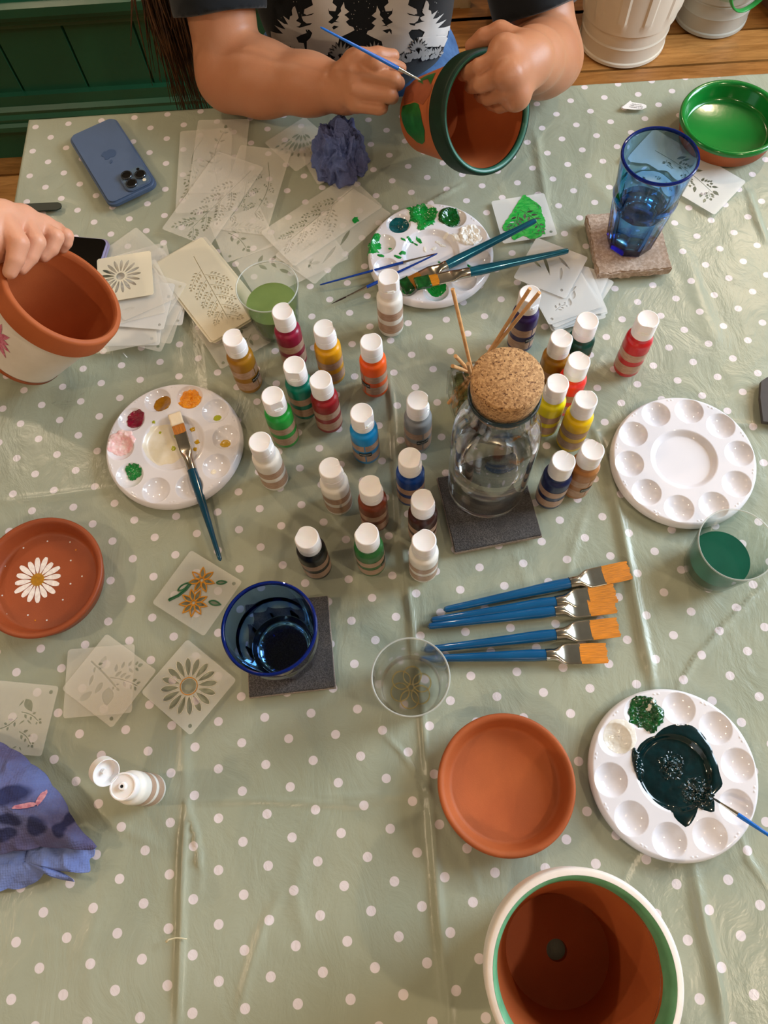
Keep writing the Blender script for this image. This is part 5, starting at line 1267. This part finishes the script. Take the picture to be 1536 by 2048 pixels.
for a_ in ((60,1612,.010,.25,.1,5),(84,1595,.007,.35,1.3,6)): stain(*a_, m_pst, 'paint_streak')
# ------------------------------------------------------------------ people: one smooth surface grown from tapered limbs
class Field:
    def __init__(s, lo, hi, h):
        s.lo = np.array(lo, float); s.h = h; s.n = np.ceil((np.array(hi)-s.lo)/h).astype(int)+1; s.D = np.full(s.n, 1.0, np.float32)
    def box(s, mn, mx):
        a = np.clip(np.floor((mn-s.lo)/s.h).astype(int),0,s.n-1); b = np.clip(np.ceil((mx-s.lo)/s.h).astype(int)+1,1,s.n)
        sl = tuple(slice(i,j) for i,j in zip(a,b)); ax = [s.lo[i]+s.h*np.arange(a[i],b[i]) for i in range(3)]
        return sl, np.meshgrid(*ax, indexing='ij')
    def put(s, sl, d, k):
        A = s.D[sl]; hh = np.clip(.5+.5*(A-d)/k,0,1); s.D[sl] = A*(1-hh)+d*hh-k*hh*(1-hh)
    def cone(s, a, b, ra, rb, k=.01, sq=None):
        a = np.array(a); b = np.array(b); m = max(ra,rb)+k*1.5+s.h*3
        sl,(X,Y,Z) = s.box(np.minimum(a,b)-m, np.maximum(a,b)+m)
        if X.size == 0: return s
        ab = b-a; l2 = max(ab@ab,1e-9); t = np.clip(((X-a[0])*ab[0]+(Y-a[1])*ab[1]+(Z-a[2])*ab[2])/l2,0,1)
        s.put(sl, np.sqrt((X-a[0]-t*ab[0])**2+(Y-a[1]-t*ab[1])**2+(Z-a[2]-t*ab[2])**2)-(ra+(rb-ra)*t), k); return s
    def chain(s, pts, rad, k=.004):
        for i in range(len(pts)-1): s.cone(pts[i],pts[i+1],rad[i],rad[i+1],k)
        return s
    def ell(s, c, r, k=.01, rot=None):
        c = np.array(c); r = np.array(r); m = max(r)+k*1.5+s.h*3; sl,(X,Y,Z) = s.box(c-m,c+m)
        if X.size == 0: return s
        Pp = np.stack([X-c[0],Y-c[1],Z-c[2]],-1)
        if rot is not None: Pp = Pp @ np.array(rot.to_3x3() if hasattr(rot,'to_3x3') else rot)
        k0 = np.sqrt(((Pp/r)**2).sum(-1)); k1 = np.sqrt(((Pp/r**2)**2).sum(-1))+1e-9; s.put(sl, k0*(k0-1)/k1, k); return s
    def cut(s, p, n, side=None):      # keep the part where (x-p).n < 0, only near the box 'side'
        sl,(X,Y,Z) = s.box(*side) if side else s.box(s.lo, s.lo+s.h*s.n)
        s.D[sl] = np.maximum(s.D[sl], (X-p[0])*n[0]+(Y-p[1])*n[1]+(Z-p[2])*n[2]); return s
    def disp(s, amp, fn): 
        X,Y,Z = np.meshgrid(*[s.lo[i]+s.h*np.arange(s.n[i]) for i in range(3)], indexing='ij'); s.D = s.D+(amp*fn(X,Y,Z)).astype(np.float32); return s
    def mesh(s, name):
        D = s.D; I = D < 0; n = s.n
        c = np.zeros(tuple(n-1), np.int8)
        for dx in (0,1):
            for dy in (0,1):
                for dz in (0,1): c += I[dx:n[0]-1+dx, dy:n[1]-1+dy, dz:n[2]-1+dz]
        act = (c > 0) & (c < 8); idx = np.argwhere(act); num = np.full(tuple(n-1), -1, np.int32); num[act] = np.arange(len(idx))
        corner = np.array([[i,j,k] for i in (0,1) for j in (0,1) for k in (0,1)])
        vals = np.stack([D[idx[:,0]+q[0], idx[:,1]+q[1], idx[:,2]+q[2]] for q in corner],1)
        acc = np.zeros((len(idx),3)); cnt = np.zeros(len(idx))
        for a in range(8):
            for b in range(a+1,8):
                if np.abs(corner[a]-corner[b]).sum() != 1: continue
                va, vb = vals[:,a], vals[:,b]; m = (va < 0) != (vb < 0); t = np.where(m, va/np.where(m,va-vb,1), 0)
                p = corner[a]+t[:,None]*(corner[b]-corner[a]); acc += p*m[:,None]; cnt += m
        V = s.lo+s.h*(idx+acc/cnt[:,None]); F = []
        for ax in range(3):
            o1, o2 = [(1,2),(2,0),(0,1)][ax]
            sl0 = [slice(0,None)]*3; sl1 = [slice(0,None)]*3; sl0[ax] = slice(0,n[ax]-1); sl1[ax] = slice(1,n[ax])
            A, B = I[tuple(sl0)], I[tuple(sl1)]; e = np.argwhere(A != B); e = e[(e[:,o1] > 0)&(e[:,o2] > 0)&(e[:,o1] < n[o1]-1)&(e[:,o2] < n[o2]-1)]
            u1 = np.zeros(3,int); u1[o1] = 1; u2 = np.zeros(3,int); u2[o2] = 1
            g = lambda q: num[q[:,0],q[:,1],q[:,2]]
            Q = np.stack([g(e),g(e-u1),g(e-u1-u2),g(e-u2)],1); fl = A[e[:,0],e[:,1],e[:,2]]; Q[~fl] = Q[~fl][:,::-1]; Q = Q[(Q >= 0).all(1)]; F.append(Q)
        F = np.concatenate(F)
        return V, F
def join_fields(name, parts):
    Vs, Fs, k = [], [], 0
    for V,F in parts: Vs.append(V); Fs.append(F+k); k += len(V)
    V = np.concatenate(Vs); F = np.concatenate(Fs); me = bpy.data.meshes.new(name)
    me.vertices.add(len(V)); me.vertices.foreach_set('co', V.astype(np.float32).ravel()); me.loops.add(F.size); me.loops.foreach_set('vertex_index', F.astype(np.int32).ravel())
    me.polygons.add(len(F)); me.polygons.foreach_set('loop_start', np.arange(0,F.size,4,dtype=np.int32)); me.update(calc_edges=True); me.validate(); return finish(me,180)
def skin_mat(name, c1, c2):
    q = NT(name); n1 = q.noise(9,4,.6); n2 = q.noise(420,3,.6)
    return q.fin(q.bsdf(q.mix(q.ramp(n1,.3,.7),lin(c1),lin(c2)),.45,Subsurface_Weight=.12,Subsurface_Scale=.004,Specular_IOR_Level=.35,Normal=q.bump(n2,.25,.0006)))
m_skin = skin_mat('skin','#bd8462','#b07453'); m_skin2 = skin_mat('fair_skin','#d9a184','#cf8f72')

# --- the painting person (local space = world)
tcx = P(722,60,.1).x
def W(x,y,h): return (x,y,T+h)
SR, SL = W(tcx-.185,1.22,.33), W(tcx+.185,1.22,.33)
ER, EL = P(462,150,.048), P(1098,118,.050)
WR_, WL_ = P(690,178,.085), P(1052,122,.165)
f = Field((tcx-.34,.68,T-.03),(tcx+.40,1.36,T+.40),.0023)
# right arm
f.chain([SR, tuple(Vector(SR).lerp(ER,.5)), tuple(ER)],[.058,.050,.045],.02)
f.chain([tuple(ER), tuple(ER.lerp(WR_,.28)), tuple(ER.lerp(WR_,.7)), tuple(WR_)],[.046,.047,.036,.0275],.02)
# left arm
f.chain([SL, tuple(Vector(SL).lerp(EL,.5)), tuple(EL)],[.058,.049,.042],.02)
f.chain([tuple(EL), tuple(EL.lerp(WL_,.3)), tuple(EL.lerp(WL_,.75)), tuple(WL_)],[.043,.044,.034,.027],.02)
# right hand: a loose fist round the brush
def hp(*a): return tuple(P(*a))
f.cone(tuple(WR_), hp(712,128,.118), .026,.016,.012); f.cone(tuple(WR_), hp(716,160,.112), .026,.018,.012); f.cone(tuple(WR_), hp(714,196,.095), .026,.016,.012); f.cone(hp(712,128,.118),hp(714,196,.098),.017,.016,.012)
FG = [([hp(708,120,.122),hp(752,127,.136),hp(785,131,.122),hp(802,136,.113)],[.0122,.0112,.0098,.0082]),
      ([hp(712,150,.120),hp(788,160,.124),hp(796,166,.105),hp(775,170,.090)],[.0125,.0112,.0100,.0085]),
      ([hp(712,182,.110),hp(778,190,.110),hp(784,194,.090),hp(762,196,.078)],[.0122,.0110,.0098,.0085]),
      ([hp(708,208,.096),hp(758,216,.096),hp(764,216,.078),hp(746,214,.070)],[.0112,.0098,.0088,.0078])]
for pts_,rd_ in FG: f.chain(pts_,[r_*.90 for r_ in rd_],.0012)
f.chain([hp(688,148,.110),hp(720,118,.128),hp(756,112,.124),hp(786,112,.118)],[.017,.0130,.0108,.0086],.0045)
# left hand: gripping the rim, fingers inside the pot
f.cone(tuple(WL_), hp(1010,102,.192),.027,.017,.012); f.cone(tuple(WL_), hp(1018,150,.186),.028,.019,.012); f.cone(tuple(WL_), hp(1032,188,.160),.026,.016,.012); f.cone(hp(1008,108,.190),hp(1030,190,.162),.0165,.0155,.014)
FL = [([hp(1000,116,.190),hp(958,134,.184),hp(936,146,.165),hp(926,150,.150)],[.0125,.0108,.0095,.0080]),
      ([hp(1005,152,.186),hp(962,168,.172),hp(946,172,.150),hp(940,174,.136)],[.0125,.0110,.0096,.0080]),
      ([hp(1014,182,.172),hp(976,194,.150),hp(964,192,.130),hp(958,188,.118)],[.0118,.0105,.0092,.0078]),
      ([hp(1026,202,.155),hp(1000,212,.136),hp(982,208,.118),hp(972,202,.106)],[.0108,.0094,.0084,.0072])]
for pts_,rd_ in FL: f.chain(pts_,[r_*.90 for r_ in rd_],.0012)
for a in (hp(996,114,.194),hp(1004,152,.191)): f.ell(a,(.0105,.0105,.0085),.008)
f.chain([hp(1040,92,.172),hp(1000,68,.176),hp(968,78,.170),hp(944,92,.160)],[.018,.0135,.0112,.0088],.006)
arms = f.mesh('arms')
g = Field((tcx-.26,1.0,T-.30),(tcx+.26,1.42,T+.75),.0062)
g.ell(W(tcx,1.22,.02),(.140,.115,.20),.03); g.ell(W(tcx,1.23,.22),(.150,.100,.16),.04); g.cone(SR,SL,.055,.055,.04)
g.cone(W(tcx,1.22,.34),W(tcx,1.19,.44),.052,.048,.03)
hc = (tcx,1.165,.545)
g.ell(W(*hc),(.072,.088,.100),.02); g.ell(W(tcx,1.115,.485),(.050,.055,.055),.03); g.cone(W(tcx,1.088,.545),W(tcx,1.066,.515),.010,.013,.012); g.ell(W(tcx,1.082,.487),(.022,.010,.007),.006); g.ell(W(tcx,1.088,.455),(.02,.018,.014),.015)
for sx in (-1,1): g.ell(W(tcx+sx*.074,1.17,.535),(.008,.018,.030),.008)
torso = g.mesh('torso')
PER = thing('person','person with long brown hair in a black T-shirt with white trees, painting a flowerpot','person',(tcx,1.22,0))
def shift(parts, o): return [(V-np.array(o),F) for V,F in parts]
pbody = obj('body', join_fields('body', shift([arms,torso],PER.location)), m_skin, PER)
for sx in (-1,1):
    ey = obj('eye', MB().lathe([(0,-.011),(.008,-.008),(.011,0),(.008,.008),(0,.011)],16), mat('eye_white','#e8e4df',.2,var=.02), PER, loc=(sx*.030,-.1245,T+.548), smooth=180)
    obj('iris', MB().lathe([(0,.0005),(.005,0),(0,.0015)],16), mat('brown_iris','#3a2415',.2,var=.2), ey, loc=(0,-.0102,-.002), rot=(R(100),0,0))
    obj('eyebrow', MB().tube([(sx*.016,-.142,T+.566),(sx*.030,-.142,T+.572),(sx*.046,-.130,T+.566)],[.0015,.0026,.001],6), mat('eyebrow_hair','#3a2414',.6,var=.1), PER, smooth=180)
obj('lips', MB().tube([(-.020,-.143,T+.487),(-.008,-.153,T+.489),(0,-.154,T+.488),(.008,-.153,T+.489),(.020,-.143,T+.487)],[.001,.0045,.0048,.0045,.001],10,flat=.8), mat('lip_skin','#a85a50',.4,var=.08), PER, smooth=180)
# shirt
s_ = Field((tcx-.34,.95,T-.10),(tcx+.34,1.46,T+.45),.0042)
s_.ell(W(tcx+.006,1.22,.02),(.158,.137,.22),.03); s_.ell(W(tcx,1.225,.22),(.162,.120,.18),.05); s_.cone(SR,SL,.066,.066,.05)
def tpy(A,B,y):
    A, B = Vector(A), Vector(B); return min((abs(pix(A.lerp(B,k/200))[1]-y),k/200) for k in range(200))[1]
tR, tL = tpy(SR,ER,26), tpy(SL,EL,26)
smR = Vector(SR).lerp(ER,tR+.1); smL = Vector(SL).lerp(EL,tL+.1)
s2_ = Field(s_.lo, s_.lo+s_.h*(s_.n-1), s_.h)
s2_.chain([SR,tuple(smR)],[.072,.064],.02); dR = (ER-Vector(SR)).normalized(); cutR = Vector(SR).lerp(ER,tR)
s3_ = Field(s_.lo, s_.lo+s_.h*(s_.n-1), s_.h); s3_.chain([SL,tuple(smL)],[.072,.064],.02); dL = (EL-Vector(SL)).normalized(); cutL = Vector(SL).lerp(EL,tL)
s2_.cut(cutR,dR); s3_.cut(cutL,dL)
for q2 in (s2_,s3_): hh_ = np.clip(.5+.5*(s_.D-q2.D)/.012,0,1); s_.D = (s_.D*(1-hh_)+q2.D*hh_-.012*hh_*(1-hh_)).astype(np.float32)
s_.disp(.0035, lambda X,Y,Z: np.sin(Z*38+X*22+3*np.sin(X*17))*.5+np.sin(X*55+Z*31)*.3)
V,F = s_.mesh('shirt')
q = NT('black_cotton'); m_shirt = q.fin(q.bsdf(lin('#14181d'),.85,Specular_IOR_Level=.2,Sheen_Weight=.15,Normal=q.bump(q.noise(700,2),.25,.0005)))
shirt = obj('t_shirt', join_fields('shirt', shift([(V,F)],PER.location)), m_shirt, PER)
# jeans: hips, thighs under the table, shins
j_ = Field((tcx-.30,.55,.02),(tcx+.32,1.46,T-.005),.0075)
for sx in (-1,1):
    hip = (tcx+sx*.085,1.25,T-.17); kn = (tcx+sx*.125,.84,T-.165); an = (tcx+sx*.12,.90,.10)
    j_.chain([hip,kn],[.098,.075],.03); j_.chain([kn,an],[.070,.050],.03)
j_.ell((tcx,1.26,T-.14),(.150,.125,.13),.04); j_.disp(.004, lambda X,Y,Z: np.sin(Y*60+X*25)*.5+np.sin(X*70+Z*40)*.4)
q = NT('blue_denim'); m_den = q.fin(q.bsdf(q.mix(q.ramp(q.noise(30,4,.6),.35,.65),lin('#2c4c78'),lin('#466a98')),.85,Normal=q.bump(q.noise(900,2),.4,.0006)))
obj('jeans', join_fields('jeans', shift([j_.mesh('jeans')],PER.location)), m_den, PER)
k_ = Field((tcx-.25,.70,-.0),(tcx+.25,1.02,.16),.006)
for sx in (-1,1): k_.cone((tcx+sx*.12,.90,.055),(tcx+sx*.13,.78,.042),.042,.036,.03); k_.cone((tcx+sx*.12,.90,.10),(tcx+sx*.12,.90,.06),.044,.042,.02)
k_.cut((0,0,.004),(0,0,-1)); obj('shoes', join_fields('shoes', shift([k_.mesh('shoes')],PER.location)), mat('dark_shoe_leather','#241d1a',.6,var=.2), PER)
# hair
m_hair = mat('long_brown_hair','#5f3d22',.45,col2='#3a2414',vscale=60,Specular_IOR_Level=.4)
hr = MB(); r5 = random.Random(5)
cap_ = Field((tcx-.12,1.02,T+.40),(tcx+.12,1.34,T+.70),.006); cap_.ell(W(tcx,1.185,.562),(.084,.095,.104),.02); cap_.cut((0,1.105,T+.55),(0,-1,-.55))
V,F = cap_.mesh('hair')
for i in range(230):
    tx = r5.gauss(-.232,.016); ty = r5.gauss(1.13,.03); tz = r5.uniform(-.10,.13) if i%3 else r5.uniform(-.13,-.02)
    a_ = r5.uniform(-.5,.5); st = Vector((-.05+tcx+.02*a_,1.20+.03*a_,T+.62))
    mid = Vector((tx*.85-.0+r5.gauss(0,.006),ty+r5.gauss(0,.01),T+.33)); m2 = Vector((tx+r5.gauss(0,.006),ty,T+.16)); en = Vector((tx+r5.gauss(0,.012)+.012*math.sin(i),ty-.01+r5.gauss(0,.01),T+tz))
    path = []
    for s in np.linspace(0,1,10):
        a1 = st.lerp(mid,min(1,s*2)); a2_ = mid.lerp(m2,max(0,min(1,s*2-.6))); a3 = m2.lerp(en,max(0,s*2-1)); 
        path.append(a1.lerp(a2_,min(1,s*2)) if s < .5 else a2_.lerp(a3,min(1,(s-.5)*2)))
    hr.tube([p-PER.location for p in path],[.0022]*6+[.0019,.0015,.0010,.0004],5)
k0 = len(hr.v); hr.v += [tuple(p) for p in (V-np.array(PER.location))]; hr.f += [tuple(int(i)+k0 for i in q_) for q_ in F]
obj('hair', hr, m_hair, PER, smooth=180)
# the print on the shirt
bpy.context.view_layer.update()
bvs = BVHTree.FromObject(shirt, bpy.context.evaluated_depsgraph_get()); pi_ = PER.matrix_world.inverted()
def shirt_hit(px,py):
    o_ = pi_ @ CAM; d_ = ray(px,py).normalized(); h_ = bvs.ray_cast(o_, d_); return (h_[0],h_[1]) if h_[0] is not None else (None,None)
m_prw = mat('silver_white_print','#e2ddd8',.5,col2='#cfc9c4',vscale=14); m_prg = mat('grey_print_line','#a8a6a3',.5,var=.2,vscale=60); m_prk = mat('black_print_line','#15181b',.6,var=.1)
def print_poly(name, m, polys, off=.0012, cell=6):
    b_ = bmesh.new()
    for pts_ in polys:
        me = poly_mesh('p', [pts_]); t_ = bmesh.new(); t_.from_mesh(me); bpy.data.meshes.remove(me); bmesh.ops.triangulate(t_, faces=t_.faces)
        for _ in range(6):
            es = [e for e in t_.edges if e.calc_length() > cell]
            if not es: break
            bmesh.ops.subdivide_edges(t_, edges=es, cuts=1); bmesh.ops.triangulate(t_, faces=t_.faces)
        bad = []
        for v in t_.verts:
            p_,n_ = shirt_hit(v.co.x, v.co.y)
            if p_ is None: bad.append(v)
            else: v.co = p_+n_*off
        bmesh.ops.delete(t_, geom=bad, context='VERTS'); tm_ = bpy.data.meshes.new('t'); t_.to_mesh(tm_); t_.free(); b_.from_mesh(tm_); bpy.data.meshes.remove(tm_)
    me = bpy.data.meshes.new(name); b_.to_mesh(me); b_.free(); finish(me,180); return obj(name, me, m, shirt)
cc_ = lambda L_: [(540+x/4.042, y/4.042) for x,y in L_]
mir = lambda L_,dy=0: [(1462-x, y+dy) for x,y in L_][::-1]
bent = [(205,45),(220,90),(235,140),(215,165),(255,185),(240,208),(215,212),(290,235),(300,262),(250,280),(215,300),(235,340),(275,345),(290,420),(60,420),(20,330),(10,250),(60,265),(110,270),(40,200),(95,225),(130,235),(60,150),(120,190),(150,195),(110,125),(160,160),(165,130),(185,120),(180,80),(190,55)]
tall = [(350,-70),(500,-70),(515,-20),(505,20),(540,50),(528,88),(480,85),(470,60),(478,108),(510,140),(470,175),(520,200),(480,240),(480,330),(470,440),(300,440),(300,330),(330,300),(345,262),(320,236),(270,235),(245,220),(330,196),(345,182),(300,185),(272,165),(258,130),(340,118),(360,100),(300,118),(276,105),(282,72),(350,38),(340,0)]
small = [(597,12),(605,60),(622,75),(640,92),(600,118),(618,130),(640,152),(612,172),(640,205),(672,215),(682,240),(642,262),(560,300),(540,420),(440,420),(470,260),(500,215),(515,236),(555,212),(490,196),(520,176),(562,176),(530,166),(560,130),(545,122),(575,88),(572,62),(590,30)]
print_poly('tree_print', m_prw, [cc_(bent),cc_(tall),cc_(small),cc_(mir(bent,-45)),cc_(mir(tall)),cc_(mir(small,30))])
r6 = random.Random(9); st_ = []
for i in range(110):
    x,y = 560+r6.random()*320, -30+r6.random()*95; r_ = .55+r6.random()*.35; st_.append([(x+r_*math.cos(a_),y+r_*math.sin(a_)) for a_ in (0,1.05,2.1,3.14,4.2,5.25)])
print_poly('star_dots', m_prw, st_, .0008)
def pleaf(x,y,a_,L_,w_): return leaf(x,y,a_,L_,w_,6)
dark_, light_ = [], []
for i in range(95):
    s = i/94; x = 543+s*335+r6.uniform(-4,4); yb = 108+20*math.sin(s*math.pi*.95)+r6.uniform(-8,4)
    for k in range(3):
        a_ = -math.pi/2+r6.uniform(-1.2,1.2); L_ = r6.uniform(9,20); dark_.append(pleaf(x,yb,a_,L_,L_*.42)); light_.append(pleaf(x+1.2*math.cos(a_),yb+1.2*math.sin(a_),a_,L_-2.6,L_*.42-1.9))
for (bx,by,sc) in ((582,118,1),(682,112,1.25),(748,110,1.2),(835,100,1)):
    for k in range(9):
        a_ = R(-160+k*17.5); L_ = 24*sc*(1-.25*abs(k-4)/4); dark_.append(pleaf(bx+4*math.cos(a_),by+4*math.sin(a_),a_,L_,7*sc)); light_.append(pleaf(bx+6*math.cos(a_),by+6*math.sin(a_),a_,L_-4,4.4*sc))
print_poly('undergrowth_outline', m_prk, dark_, .0020, 9); print_poly('undergrowth_leaves', m_prg, light_, .0027, 9)
# stool she sits on
sx0 = (tcx,1.27); st = thing('wooden_stool','wooden stool under the seated painting person','stool',(sx0[0],sx0[1],0),0)
obj('seat', MB().lathe([(0,.425),(.16,.425),(.17,.43),(.17,.445),(.16,.45),(0,.45)],40), m_tw2, st)
lgm = MB().tube([(.13,0,0),(.10,0,.425)],[.016,.019],12).mesh('leg',40)
for k in range(4): obj('leg', lgm, m_tw2, st, rot=(0,0,R(45+90*k)))

# her brush
brush('detail_brush', P(640,54,.215), P(842,161,.150), .002, 'thin bright blue detail brush held in the painting hand', mat('bright_blue_lacquer','#1468c8',.2,var=.05), (.0013,.0026), 'round', None, (.78,.93), '#d8cdb4')

# --- the second person: hand on the tilted pot, forearm out of the frame
axn = axL.normalized(); Crim = Vector(bL)+axn*hL
def rim_h(px,py): d_ = ray(px,py); s = (Crim-CAM).dot(axn)/d_.dot(axn); return (CAM+d_*s).z-T
h0, h1 = rim_h(20,520), rim_h(125,497)
def hh(x): return h0+(h1-h0)*(x-20)/105
f = Field((-.95,.50,T-.02),(-.26,.90,T+.36),.0024)
def q3(x,y,dh): return tuple(P(x,y,hh(x)+dh))
FH = [([q3(6,432,.020),q3(38,486,.030),q3(31,518,.020),q3(20,544,.008)],[.0130,.0120,.0105,.0088]),
      ([q3(46,440,.016),q3(72,484,.026),q3(60,512,.016),q3(42,536,.006)],[.0128,.0118,.0104,.0086]),
      ([q3(84,460,.010),q3(110,474,.020),q3(102,496,.012),q3(86,512,.004)],[.0120,.0112,.0100,.0084]),
      ([q3(116,466,.004),q3(132,472,.013),q3(131,484,.008),q3(124,496,.0)],[.0106,.0098,.0088,.0076])]
wr3 = q3(-40,470,-.004)
for a_,r_ in (((4,430,.018),.0165),((44,438,.014),.0165),((82,456,.006),.015),((112,466,.0),.013)): f.cone(wr3, q3(*a_), .027, r_, .014)
for pts_,rd_ in FH: f.chain(pts_,[r_*.90 for r_ in rd_],.0012)
f.chain([q3(-34,480,-.004),q3(-40,505,-.02),q3(-30,530,-.045)],[.016,.0125,.0100],.006)
fo_ = P(-290,560,.06); f.chain([wr3, tuple(Vector(wr3).lerp(fo_,.5)), tuple(fo_)],[.027,.036,.043],.02)
p2_ = thing('person','hand of a second person gripping the rim of the tilted flowerpot at the left edge','person',tuple(fo_))
k2 = Field((-1.12,.20,T-.08),(-.52,.80,T+.50),.008); e2_ = (-.84,.56,T+.02); k2.chain([tuple(fo_),e2_,(-.98,.36,T+.36)],[.052,.058,.075],.03)
obj('sleeve', join_fields('sleeve', shift([k2.mesh('sleeve')],tuple(fo_))), mat('grey_knit_sleeve','#6d6a70',.9,var=.1,vscale=60), p2_)
obj('hand_and_forearm', join_fields('hand', shift([f.mesh('hand')],p2_.location)), m_skin2, p2_)

# ------------------------------------------------------------------ things on the floor behind the table
def bin_(c, r0, r1, h, label, m, ribs, name):
    t = thing(name, label, 'bin', (c[0],c[1],.002), 0); n = 144; pro = [(r0*.97,.0),(r0*1.02,.004),(r0*1.02,.012),(r0,.016),(r0*1.01,.05),(r0*1.025,.056),(r0*1.01,.062),(r0*1.02,.085),(r0*1.035,.091),(r0*1.02,.097)]
    rr_ = lambda z: r0+(r1-r0)*z/h
    zs = [.10,.115,.13]+list(np.linspace(.14,h*.80,8))+[h*.84,h*.86,h*.9,h]
    v, f_, rows = [], [], []
    allp = pro+[(rr_(z)*1.01,z) for z in zs]
    for i,(r_,z) in enumerate(allp):
        for k in range(n):
            a = 2*math.pi*k/n; rib = 0
            if ribs and .125 < z < h*.82: rib = .0035*(1 if (k*ribs/n)%1 < .32 else 0)
            v.append(((r_+rib)*math.cos(a),(r_+rib)*math.sin(a),z))
    for i in range(len(allp)-1):
        for k in range(n): l = (k+1)%n; f_.append((i*n+k,i*n+l,(i+1)*n+l,(i+1)*n+k))
    f_.append(tuple(range(n))[::-1])
    obj('bucket_wall', MB().add(v,f_), m, t, smooth=25)
    obj('rolled_rim', MB().lathe([(r1*1.01,h-.006),(r1*1.05,h-.003),(r1*1.06,h+.003),(r1*1.03,h+.007),(r1*.99,h+.002),(r1*.98,h-.01)],72), m, t, smooth=180)
    obj('bucket_bottom', MB().lathe([(0,.012),(r0*.97,.012),(r1*.985,h-.004)],72), m, t, smooth=30)
    return t
m_bin = mat('cream_enamelled_metal','#ece0cc',.38,var=.06,vscale=8,bump=.1,bscale=30)
bin_((.815,2.005),.118,.150,.36,'cream ribbed metal bucket bin on the floor behind the table',m_bin,12,'metal_bin')
q = NT('milky_bin_liner_plastic'); 
b2_ = bin_((1.085,2.065),.100,.118,.30,'whitish plain bin lined with a green bag on the floor at the top right',mat('dusty_white_bin','#a9a697',.4,col2='#bdbbb0',vscale=5),0,'waste_bin')
bag = MB(); 
TH2 = np.linspace(0,2*math.pi,90,endpoint=False); VV = []
for k,(z,rr3) in enumerate(((.30,.112),(.312,.116),(.314,.124),(.28,.126),(.22,.123),(.16,.119),(.115,.116))):
    VV.append(np.stack([(rr3+.0025*vnoise(np.cos(TH2)*3+k*.3,np.sin(TH2)*3,4,3)*(k+1)/2)*np.cos(TH2),(rr3+.0025*vnoise(np.cos(TH2)*3+k*.3,np.sin(TH2)*3,4,3)*(k+1)/2)*np.sin(TH2),z+0*TH2+(.03*vnoise(np.cos(TH2)*1.6+2,np.sin(TH2)*1.6,8,2) if k > 3 else 0)],1))
obj('green_bag', grid_mesh('bag',np.array(VV),90,7,closeu=True), frosted('green_bag_film','#2e9a48',.3,.3), b2_)
loop = []
for a_ in np.linspace(0,math.pi,20): loop.append((.02+.06*math.cos(a_)*-1, -.132-.008*math.sin(a_*2), .190-.085*math.sin(a_)))
obj('bag_handle', MB().tube(loop,.009,8,flat=.35), frosted('green_bag_handle','#34a84e',.85,.3), b2_, smooth=180)
bx_ = thing('cardboard_box','corner of a brown box on the floor at the top right edge','box',(1.34,2.06,.001),R(20)); obj('carton', MB().box((-.08,-.10,0),(.12,.12,.16)), mat('brown_cardboard','#7a5236',.8,var=.1), bx_, smooth=0)
# black bag on the floor behind her elbow
b3 = Field((.36,1.90,.0),(.74,2.35,.42),.008); b3.ell((.545,2.14,.12),(.110,.15,.14),.03); b3.ell((.535,2.15,.25),(.09,.12,.11),.05); b3.disp(.014,lambda X,Y,Z: np.sin(X*45+Z*20)*.4+np.sin(Y*38+Z*50)*.4); b3.cut((0,0,.004),(0,0,-1))
bg_ = obj('black_bag', join_fields('bag', shift([b3.mesh('bag')],(.56,2.12,0))), mat('black_fabric_bag','#0d0d10',.8,var=.3,vscale=40)); bg_.location = (.56,2.12,0); tag(bg_,'slumped black bag on the floor between the person and the cream bin','bag')
sw = obj('strap', MB().tube([(-.05,.02,.30),(-.02,-.06,.345),(.05,-.08,.33),(.09,-.03,.26)],.010,8,flat=.3), mat('black_fabric_bag','#0d0d10',.8), bg_, smooth=180)
# pale wooden crate behind her
ch = thing('wooden_crate','low pale wooden shelf frame on the floor behind the seated person','shelf',(.33,2.22,.001),R(-3)); m_pw = wood('pale_painted_wood','#cbb795','#b8a27c',(1,9,1))
for z in (.0,.14): obj('rail', MB().box((-.35,-.012,z),(.06,.012,z+.06)), m_pw, ch, smooth=0)
for x in (-.35,.05): obj('post', MB().box((x,-.015,0),(x+.03,.015,.30)), m_pw, ch, smooth=0)
